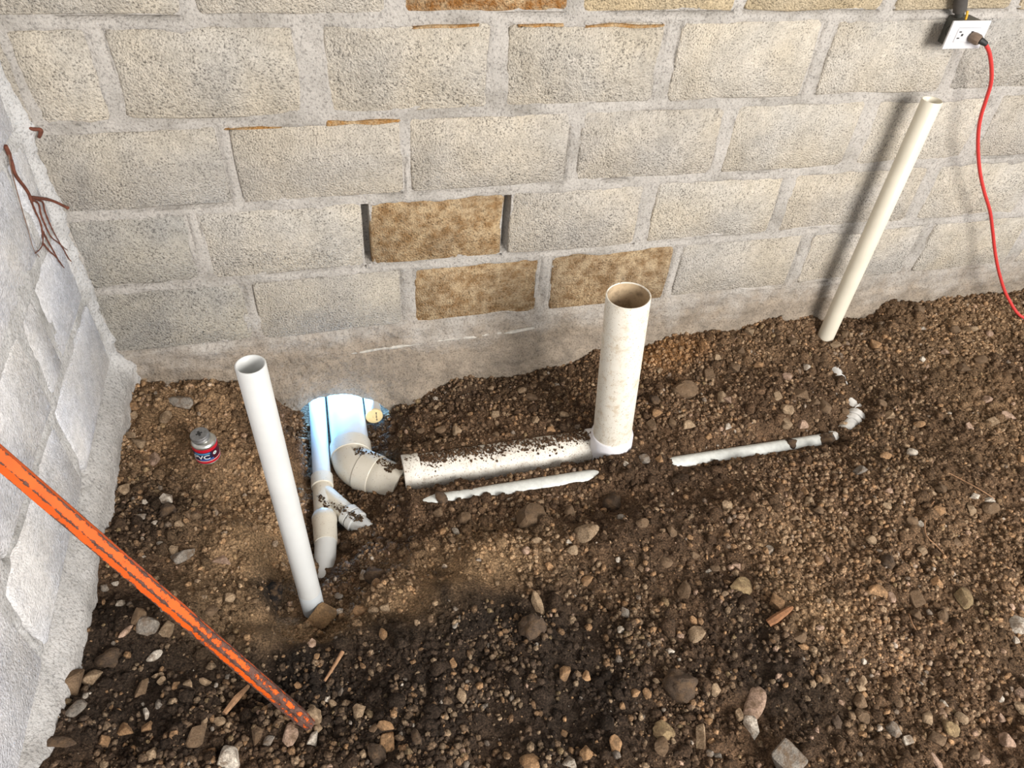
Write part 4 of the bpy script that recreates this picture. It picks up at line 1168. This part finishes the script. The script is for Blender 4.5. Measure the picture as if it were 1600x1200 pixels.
# small 50 mm drain with the wye
zt = TWO_Z
P0 = Vector((two_x(.5), .5, zt)); P1 = Vector((two_x(-.7), -.7, zt)); ud = (P1 - P0).normalized()
def sy(y): return (y - .5) / ud.y
t = root_at('branch_drain', (.503, -.3, zt), 'thin white drain pipe with a wye fitting beside the bright hole', 'pipe')
part('pipe', lathe(P0, P1, [(0, .0250), (sy(-.30), .0250)], 48), M['pvc'], t)
part('wye_socket', ring(P0, P1, sy(-.278), sy(-.318), .0305), M['pvc_fit'], t)
part('wye_body', lathe(P0, P1, [(sy(-.316), .0270), (sy(-.418), .0270)], 48), M['pvc_fit'], t)
b0 = Vector((two_x(-.335), -.335, zt)); b1 = Vector((.605, -.482, zt - .004)); bd = (b1 - b0).normalized()
br = part('wye_branch', tube([b0, b0 + bd * .115], .0262, 40), M['pvc_fit'], t)
part('branch_collar', ring(b0, b1, .105, .124, .0315), M['pvc'], t, br)
part('branch_collar', ring(b0, b1, .127, .147, .0320), M['pvc'], t, br)
part('branch_pipe', tube([b0 + bd * .12, b0 + bd * .19], .026, 40), M['pvc'], t, br)
part('run_socket', lathe(P0, P1, [(sy(-.412), .025), (sy(-.413), .0295), (sy(-.422), .0335), (sy(-.438), .0335), (sy(-.446), .0318), (sy(-.500), .0306), (sy(-.507), .0300), (sy(-.508), .025)], 48), M['pvc_fit'], t)
Q0 = Vector((two_x(-.50), -.50, zt)); Q1 = Vector((.484, -.66, zt - .012))
part('lower_pipe', tube([Q0, Q0 + (Q1 - Q0) * .35, Q0 + (Q1 - Q0) * .4, Q1], [.0285, .0275, .0252, .0250], 40), M['pvc'], t)

# capped stub in the hole
t = root_at('capped_pipe', (.674, -.06, -.288), 'short capped pipe end with a cream plug at the right side of the hole', 'pipe')
a = Vector((.676, .5, -.36)); b = Vector((.674, -.075, -.288)); d = (b - a).normalized()
part('pipe', lathe(a, b, [(0, .024), ((b - a).length - .004, .024)], 40), M['pvc'], t)
pg = part('plug', lathe(b - d * .006, b, [(0, .0235), (.0, .0262), (.006, .0262), (.0075, .0245), (.0078, .001)], 40), M['cream_cap'], t, label='cream round end plug')
fu = Vector((1, 0, 0)); fv = fu.cross(d).normalized()
def mark(u0, u1, v0, v1):
    c = b + d * .0022
    return mesh([c + fu * u0 + fv * v0, c + fu * u1 + fv * v0, c + fu * u1 + fv * v1, c + fu * u0 + fv * v1], [(0, 1, 2, 3)], False)
for q in ((.0050, .0085, -.016, -.010), (.0055, .0080, -.008, -.003), (.0045, .0085, -.001, .004), (.0055, .0080, .006, .009), (.0045, .0090, .011, .015), (-.004, -.0035, -.004, .004), (-.0035, -.001, .0035, .004)):
    part('printed_mark', mark(*q), M['ink'], t, pg)

# half buried thin pipe running to the slim riser
t = root_at('buried_pipe', (1.4, THIN_Y, THIN_Z), 'thin white pipe half buried in the earth running to the slim riser', 'pipe')
part('pipe', tube([(.742, THIN_Y, THIN_Z - .010), (.80, THIN_Y, THIN_Z - .001), (1.3, THIN_Y, THIN_Z), (2.05, THIN_Y, THIN_Z)], .025, 40), plain('pale_pvc', (.66, .68, .65), .4, var=.12, scale=70), t)
E0 = Vector((2.05, THIN_Y, THIN_Z)); E1 = Vector((2.158, -.398, THIN_Z + .006)); E2 = Vector((2.192, -.20, THIN_Z + .022))
fit = plain('white_fitting', (.68, .67, .64), .4, var=.15, scale=60)
el = part('elbow', tube([E0 - Vector((.035, 0, 0)), E0, E0 + (E1 - E0) * .3], [.030, .030, .028], 40), fit, t)
part('elbow_pipe', tube([E0, E1 + (E1 - E0) * .1], .0252, 40), fit, t)
dd = (E1 - E0).normalized()
for s_, e_ in ((-.050, -.030), (-.024, -.002)):
    part('coupling_ring', ring(E1, E1 + dd, s_, e_, .0315), fit, t)
part('bend', tube([E1 - dd * .004, E1 + dd * .012, E1 + (E2 - E1) * .1], [.0300, .0305, .0300], 40), fit, t)
part('end_pipe', tube([E1, E2, (2.214, -.085, THIN_Z + .02)], .0250, 40), fit, t)

# ------------------------------------------------------------------ can of pipe cement
cx, cy = .2335, -.298; cz = float(ground(np.array([cx]), np.array([cy]), False)[0]) - .004
t = root_at('cement_can', (cx, cy, cz), 'small red labelled tin of pipe cement with a grey screw cap', 'can')
up = Vector((.02, -.01, 1)).normalized(); base = Vector((cx, cy, cz))
ax = lambda s: base + up * s
part('tin_body', lathe(base, ax(1), [(0, .026), (0, .0302), (.0015, .0310), (.003, .0302), (.056, .0302), (.058, .0308), (.0595, .0302), (.064, .0275), (.0665, .0235), (.0665, .0190), (.072, .0190)], 48), M['tin'], t)
lb = part('label_wrap', lathe(base, ax(1), [(.004, .0296), (.004, .0306), (.054, .0306), (.054, .0296)], 48, close=True), M['red'], t)
def band(s0, s1, a0, a1, r, n=14):
    """printed patch on the can between the angles a0..a1 (degrees, 0 = towards the camera)"""
    d, u, v = frame(up); ref = (Vector((.600, -1.69, 0)) - Vector((cx, cy, 0))); ref = (ref - d * ref.dot(d)).normalized(); sd = d.cross(ref).normalized()
    V, F = [], []
    for k in range(n + 1):
        q = math.radians(a0 + (a1 - a0) * k / n); e = ref * math.cos(q) + sd * math.sin(q)
        for rr, ss in ((r, s0), (r, s1), (r - .0004, s1), (r - .0004, s0)): V.append(base + d * ss + e * rr)
    for k in range(n):
        for w in range(4): F.append((k * 4 + w, k * 4 + (w + 1) % 4, k * 4 + 4 + (w + 1) % 4, k * 4 + 4 + w))
    return mesh(V, F, True, 40)
part('maroon_panel', band(.014, .044, -130, 130, .0309, 40), M['maroon'], t, lb)
part('navy_panel', band(.016, .043, -75, 18, .0311), M['navy'], t, lb)
part('blue_stripe', band(.0365, .0425, -62, 10, .0313), M['blue'], t, lb)
part('blue_stripe', band(.0165, .0205, -40, 22, .0313), plain('mid_blue_print', sr(60, 110, 190), .4), t, lb)
part('white_stripe', band(.0120, .0132, -100, 100, .0311, 30), M['white_print'], t, lb)
# lettering
cu_ = bpy.data.curves.new('txt', 'FONT'); cu_.body = 'PVC'; cu_.size = .0235; cu_.extrude = 0.0; cu_.space_character = 1.0
cu_.offset = 0.0006
to = bpy.data.objects.new('txt', cu_); COL.objects.link(to); bpy.context.view_layer.update()
tm = bpy.data.meshes.new_from_object(to.evaluated_get(bpy.context.evaluated_depsgraph_get()))
bpy.data.objects.remove(to, do_unlink=True)
bm = bmesh.new(); bm.from_mesh(tm)
for _ in range(2): bmesh.ops.subdivide_edges(bm, edges=[e for e in bm.edges if e.calc_length() > .003], cuts=1, use_grid_fill=True)
bmesh.ops.triangulate(bm, faces=bm.faces)
d, u, v = frame(up); ref = (Vector((.600, -1.69, 0)) - Vector((cx, cy, 0))); ref = (ref - d * ref.dot(d)).normalized(); sd = d.cross(ref).normalized()
xs = [q.co.x for q in bm.verts]; x1 = max(xs)
for q in bm.verts:
    th = (q.co.x - x1) / .0316 + math.radians(6)
    q.co = base + d * (.0215 + q.co.y * .82) + (ref * math.cos(th) + sd * math.sin(th)) * .0317
bm.to_mesh(tm); bm.free(); tm.materials.clear()
part('lettering', tm, M['white_print'], t, lb)
def oval(a, s, ra, rs, r):
    V = [base + d * s + (ref * math.cos(math.radians(a)) + sd * math.sin(math.radians(a))) * r]
    for k in range(20):
        q = 2 * math.pi * k / 20; th = math.radians(a) + ra * math.cos(q) / r
        V.append(base + d * (s + rs * math.sin(q)) + (ref * math.cos(th) + sd * math.sin(th)) * r)
    return mesh(V, [(0, k + 1, (k + 1) % 20 + 1) for k in range(20)])
part('oval_mark', oval(33, .033, .0055, .0052, .0315), M['white_print'], t, lb)
part('oval_mark', oval(33, .033, .0022, .0022, .0318), plain('green_print', sr(90, 190, 165), .4), t, lb)
ct = ax(.070) + Vector((-.0045, .001, 0)); cd = (up + Vector((-.10, -.02, 0))).normalized()
cap = part('cap', lathe(ct, ct + cd, [(0, .019), (0, .0225), (.0035, .0232), (.005, .0222), (.0065, .0232), (.0085, .0222), (.010, .0232), (.0125, .0230), (.0145, .0218), (.0148, .001)], 40), M['tin_cap'], t)
c0, cu1, cv1 = frame(cd)
for q in ((-.009, .009, -.003, .003), (-.0025, .0025, -.008, .008)):
    V = [ct + cd * .0152 + cu1 * a_ + cv1 * b_ for a_, b_ in ((q[0], q[2]), (q[1], q[2]), (q[1], q[3]), (q[0], q[3]))]
    part('embossed_mark', mesh(V, [(0, 1, 2, 3)], False), M['slot'], t, cap)

# ------------------------------------------------------------------ orange digging bar
tip = Vector((.4365, -1.0395, -.085)); far = Vector((.106, -.846, .501))
dirb = (far - tip).normalized()
topp = tip + dirb * ((.030 - tip.x) / dirb.x); tip = tip - dirb * .04
Lb = (topp - tip).length
d_, u_, v_ = frame(dirb)
phi = math.radians(8); nseg = 60; V, F, eg, wn = [], [], [], []
strips = 4
for i in range(nseg + 1):
    s = Lb * i / nseg; r = .0146
    if s < .02: r *= .86
    for k in range(6):
        c0_ = phi + math.pi / 3 * k; c1_ = c0_ + math.pi / 3
        for w in range(strips):
            f = w / strips
            p0 = Vector((math.cos(c0_), math.sin(c0_))); p1 = Vector((math.cos(c1_), math.sin(c1_)))
            q = p0.lerp(p1, f) * r
            V.append(tip + d_ * s + u_ * q.x + v_ * q.y); eg.append(max(0.0, abs(f - .5) * 2 if w else 1.0) ** 2); wn.append(max(0.0, 1 - s / .75) ** 1.7)
m_ = 6 * strips
for i in range(nseg):
    for k in range(m_): F.append((i * m_ + k, i * m_ + (k + 1) % m_, (i + 1) * m_ + (k + 1) % m_, (i + 1) * m_ + k))
F.append(tuple(range(m_ - 1, -1, -1))); F.append(tuple(range(nseg * m_, (nseg + 1) * m_)))
me = mesh(V, F, True, 25)
bm = bmesh.new(); bm.from_mesh(me); bmesh.ops.recalc_face_normals(bm, faces=bm.faces); bm.to_mesh(me); bm.free()
for nm, arr in (('edge', eg), ('worn', wn)):
    at = me.attributes.new(nm, 'FLOAT', 'POINT'); at.data.foreach_set('value', arr)
me.transform(Matrix.Translation(-tip))
bar = link('digging_bar', me, M['bar']); bar.location = tip
tag(bar, 'long orange painted hexagonal steel bar leaning on the white wall', 'bar')

# ------------------------------------------------------------------ outlet, conduit, cord
t = root_at('outlet_box', (2.25, 0, .80), 'white outlet plate on a dark grey wall box at the top right', 'outlet')
bx0, bx1, bz0, bz1 = 2.222, 2.290, .764, .832
bo = part('junction_box', box(((bx0 + bx1) / 2, -.031, (bz0 + bz1) / 2), (bx1 - bx0, .060, bz1 - bz0), .006, 2), M['box_grey'], t)
part('knockout', lathe((bx0 + .0005, -.030, .799), (bx0 - .01, -.030, .799), [(0, .0125), (.0012, .0125), (.0012, .0108), (0, .0108)], 32, close=True), M['box_dark'], t, bo)
px0, px1, pz0, pz1 = 2.188, 2.303, .767, .835
pl = part('cover_plate', box(((px0 + px1) / 2, -.064, (pz0 + pz1) / 2), (px1 - px0, .006, pz1 - pz0), .002, 2), M['plate'], t)
part('receptacle', box(((px0 + px1) / 2, -.0675, (pz0 + pz1) / 2), (.070, .003, .034), .001, 1), plain('receptacle_white', (.62, .62, .64), .4, var=.01), t, pl)
part('receptacle_rim', box(((px0 + px1) / 2, -.0672, pz1 - .0165), (.066, .0012, .0022)), plain('plate_line', (.42, .42, .44), .4), t, pl)
for qx, qz, w_, h_ in ((2.2195, .8095, .0070, .0028), (2.2195, .7945, .0070, .0028), (2.2280, .802, .0055, .0055), (2.256, .8095, .0070, .0028)):
    part('slot', box((qx, -.0692, qz), (w_, .0012, h_)), M['slot'], t, pl)
for qx in (2.196, 2.295):
    part('screw', lathe((qx, -.0668, .801), (qx, -.08, .801), [(0, .003), (.0012, .0028), (.0016, .001)], 16), plain('screw_white', (.7, .7, .72), .4), t, pl)

t = root_at('conduit', (2.225, -.025, .86), 'charcoal flexible conduit coming down to the grey outlet box', 'conduit')
cpts = [(2.165, .01, 1.05), (2.180, -.022, .98), (2.196, -.030, .925), (2.210, -.030, .885), (2.226, -.030, .848)]
part('sleeve', tube(cpts, [.0155, .016, .016, .0162, .0160], 24), M['hose'], t)
part('inner_tube', tube([(2.226, -.030, .850), (2.232, -.030, .836)], .011, 20), M['box_dark'], t)
part('yellow_wire', tube([(2.236, -.044, .852), (2.2385, -.046, .842), (2.240, -.046, .832)], .0030, 12), M['yellow'], t, label='short yellow wire between conduit and box')

t = root_at('power_cord', tuple(CORD[-1]), 'red extension cord with brown plug hanging from the outlet to the soil', 'cord')
pc = Vector((2.262, -.085, .800)); 
pg = part('plug', lathe(Vector((2.258, -.0690, .7985)), Vector((2.272, -.105, .793)), [(0, .0105), (0, .0118), (.008, .0132), (.020, .0132), (.026, .0110), (.027, .004)], 10, 25), M['plug'], t)
part('strain_relief', tube([(2.268, -.092, .796), (2.275, -.098, .793), (2.284, -.100, .789)], [.0085, .0075, .0060], 16), M['plug_dark'], t)
# smooth the cord
cp = [Vector(c) for c in CORD]; cp = [Vector((2.281, -.100, .790))] + cp[1:] + [Vector((3.06, -.19, float(ground(np.array([3.06]), np.array([-.19]))[0]) + .008)), Vector((3.25, -.26, -.115))]
def spline(P, k=5):
    out = []
    for i in range(len(P) - 1):
        p0, p1, p2, p3 = P[max(i - 1, 0)], P[i], P[i + 1], P[min(i + 2, len(P) - 1)]
        for j in range(k):
            s = j / k
            out.append(.5 * ((2 * p1) + (p2 - p0) * s + (2 * p0 - 5 * p1 + 4 * p2 - p3) * s * s + (3 * p1 - p0 - 3 * p2 + p3) * s ** 3))
    return out + [P[-1]]
part('cable', tube(spline(cp), .0050, 14), M['cord'], t)

# ------------------------------------------------------------------ roots on the corner, twigs, splinters
t = root_at('tree_root', ROOT_MAIN[-1], 'reddish brown dry root with fine rootlets clinging to the white wall', 'root')
m_ = part('main_stem', tube(spline([Vector(q) for q in ROOT_MAIN], 3), [.0034 if k > 3 else .0045 for k in range(3 * (len(ROOT_MAIN) - 1) + 1)], 10), M['root'], t)
part('side_root', tube(spline([Vector(q) for q in ROOT_BRANCH], 5), [.0035] * 5 + [.0030] * 5 + [.0042], 10), M['root'], t)
for k, q in enumerate(ROOT_FINE):
    pts = spline([Vector(c) for c in q], 4); nn = len(pts); r0 = .0018 if k not in (5, 6) else .0011
    part('rootlet', tube(pts, [r0 * (1.0 - .55 * i / nn) * (1 + .5 * math.sin(i * 1.7) ** 4) for i in range(nn)], 7), M['root'] if k not in (5, 6) else M['root_fine'], t)
me = tube(spline([Vector(q) for q in ROOT_STUB], 4), [.0032, .004, .0042, .004, .004, .0042, .004, .0042, .0045, .0046, .0045, .0046, .0044, .004, .0036, .0034, .003], 8)
o = link('root_stub', me, M['root']); tag(o, 'short hooked red root stub sticking out of the top of the corner', 'root')
def lay(P, off):
    return [Vector((x, y, float(ground(np.array([x]), np.array([y]))[0]) + off)) for x, y in P]
o = link('twig', tube([q + Vector((0, 0, .004)) for q in lay(TWIG, .006)], [.0048, .0038, .0028], 8), M['twig']); tag(o, 'thin pale dry twig on the dark soil right of the bar tip', 'twig')
labs = ('thin curved dry rootlet on the soil at the right', 'straight pale dry stalk on the soil near the right edge', 'short bent fibre on the soil in the right foreground')
for P, lab in zip(FIBRES, labs):
    o = link('rootlet_fibre', tube(spline(lay(P, .007), 3), .0018, 6), M['twig']); tag(o, lab, 'root')
w0 = lay(WOOD, .010)
o = link('wood_splinter', tube(spline(w0, 3), [.009, .0095, .010, .009, .008, .006, .003], 7, angle=20), plain('orange_wood', sr(136, 94, 62), .85, var=.3, scale=160, bd=.002)); tag(o, 'orange brown splinter of wood in the right foreground', 'wood')
c0 = lay(CHIP[1:], .008)
o = link('wood_chip', tube([c0[0], (c0[0] + c0[1]) / 2 + Vector((0, 0, .004)), c0[1]], [.004, .0075, .005], 6, angle=20), M['twig']); tag(o, 'pale brown chip of wood below the orange bar', 'wood')

# ------------------------------------------------------------------ stones
def stone_mesh(seed, planes, roundness, lumpy=False):
    r = np.random.default_rng(seed); Vt, Ft = ico(3)
    nrm = r.normal(size=(planes, 3)); nrm /= np.linalg.norm(nrm, axis=1)[:, None]
    dist = r.uniform(.48, .95, planes)
    c = Vt @ nrm.T
    rad = np.min(np.where(c > .05, dist[None] / np.maximum(c, .05), 9), 1)
    rad = np.minimum(rad, 1.0) * (1 - roundness) + roundness * .9
    P = Vt * rad[:, None]
    P = P * (1 + (.03 if not lumpy else .22) * (r.random((len(P), 1)) - .5))
    if lumpy: P = P * (1 + .16 * np.sin(P @ r.normal(0, 4, (3, 5)) + r.uniform(0, 6, 5)).mean(1, keepdims=True) * 2)
    P -= (P.max(0) + P.min(0)) / 2; P /= (P.max(0) - P.min(0)) / 2
    me = mesh(P, [tuple(f) for f in Ft], True, 24 if not lumpy else 60)
    me.materials.append(M['stone']); return me
def hull_stone(seed):
    r = random.Random(seed); bm = bmesh.new()
    for k in range(13):
        v = Vector((r.gauss(0, 1), r.gauss(0, 1), r.gauss(0, 1))).normalized() * r.uniform(.82, 1.0)
        bm.verts.new((v.x, v.y, v.z))
    res = bmesh.ops.convex_hull(bm, input=bm.verts[:])
    bmesh.ops.delete(bm, geom=[v for v in bm.verts if not v.link_faces], context='VERTS')
    bmesh.ops.dissolve_limit(bm, angle_limit=math.radians(14), verts=bm.verts[:], edges=bm.edges[:])
    bmesh.ops.bevel(bm, geom=bm.edges[:], offset=.07, segments=1, profile=.5, affect='EDGES', clamp_overlap=True)
    bmesh.ops.triangulate(bm, faces=bm.faces[:])
    bmesh.ops.recalc_face_normals(bm, faces=bm.faces[:])
    lo = [min(v.co[i] for v in bm.verts) for i in range(3)]; hi = [max(v.co[i] for v in bm.verts) for i in range(3)]
    for v in bm.verts: v.co = Vector([(v.co[i] - (lo[i] + hi[i]) / 2) / ((hi[i] - lo[i]) / 2) for i in range(3)])
    me = bpy.data.meshes.new('m'); bm.to_mesh(me); bm.free()
    me.polygons.foreach_set('use_smooth', [True] * len(me.polygons)); me.set_sharp_from_angle(angle=math.radians(22))
    me.materials.append(M['stone']); return me
ANG = [hull_stone(100 + k) for k in range(18)]
RND = [stone_mesh(200 + k, 14, .25) for k in range(8)]
LUMP = [stone_mesh(300 + k, 20, .4, True) for k in range(6)]
TN = {'t': 'tan', 'o': 'orange tan', 'b': 'brown', 'd': 'dark brown', 'g': 'grey', 'w': 'pale', 'p': 'pinkish', 'y': 'yellowish'}
AREA_T = {'corner': 'beside the white wall above the bar', 'barleft': 'below the orange bar',
          'behind': 'on the bank below the block wall', 'mid': 'right of the wide riser',
          'slope': 'in front of the buried pipes', 'right': 'on the right side', 'front': 'in the bottom middle',
          'frontright': 'in the bottom right foreground'}
ORD = ['', 'second', 'third', 'fourth', 'fifth', 'sixth', 'seventh', 'eighth', 'ninth', 'tenth', 'eleventh', 'twelfth', 'thirteenth', 'fourteenth', 'fifteenth', 'sixteenth', 'seventeenth', 'eighteenth']
def screen_x(x, y):
    v = Vector((x - .600474, y + 1.690677, -.15 - 1.336798)); return v.dot(cr) / v.dot(cf)
rank = {}
for i, s_ in enumerate(STONES):
    if not s_[7]: rank.setdefault((s_[4], s_[6]), []).append((screen_x(s_[0], s_[1]), i))
for v in rank.values(): v.sort()
for i, (x, y, w, l, c, turn, reg, lab) in enumerate(STONES):
    rr = random.Random(i)
    pool = LUMP if c == 'd' else (RND if rr.random() < .2 or (lab and 'round' in lab) else ANG)
    o = link('stone', rr.choice(pool))
    sx, sl = w / 2000, l / 2000
    sz = min(sx, sl) * rr.uniform(.7, .95)
    if lab and 'flat' in lab: sz *= .6
    z = float(ground(np.array([x]), np.array([y]))[0])
    o.scale = (sx, sl, sz); o.location = (x, y, z + sz * .30)
    o.rotation_euler = (rr.uniform(-.3, .3), rr.uniform(-.3, .3), math.radians(turn + 17 * 0 - 14 + rr.uniform(-8, 8)))
    f = rr.uniform(.82, 1.08); t_ = STONE_T[c]; o.color = (t_[0] * f, t_[1] * f, t_[2] * f, 1)
    if lab: tag(o, lab, 'stone')
    else:
        ar = [q for _, q in rank[(c, reg)]]; n_ = ar.index(i); nm = '%s stone' % TN[c]
        g_ = 'small %s stones %s' % (TN[c], AREA_T[reg])
        if len(ar) == 1: tag(o, 'small %s %s' % (nm, AREA_T[reg]), 'stone')
        elif n_ == 0: tag(o, 'leftmost small %s %s' % (nm, AREA_T[reg]), 'stone', g_)
        elif n_ == len(ar) - 1: tag(o, 'rightmost small %s %s' % (nm, AREA_T[reg]), 'stone', g_)
        else: tag(o, '%s small %s from the left %s' % (ORD[n_], nm, AREA_T[reg]), 'stone', g_)
# flat stone wedged against the foot of the left riser
o = link('stone', ANG[6].copy())
o.scale = (.038, .026, .015); x, y = .482, -.768
o.location = (x, y, -.212); o.rotation_euler = (math.radians(38), math.radians(-8), math.radians(24)); o.color = (*sr(150, 120, 86), 1)
tag(o, 'flat brown stone wedged against the foot of the white left riser', 'stone')

o = link('soil_clump', LUMP[2].copy()); o.scale = (.024, .030, .014); o.location = (.378, -.695, float(ground(np.array([.378]), np.array([-.695]))[0]) + .004)
o.color = (*sr(30, 27, 26), 1); tag(o, 'black damp clump of soil in the pit left of the left riser', 'soil')
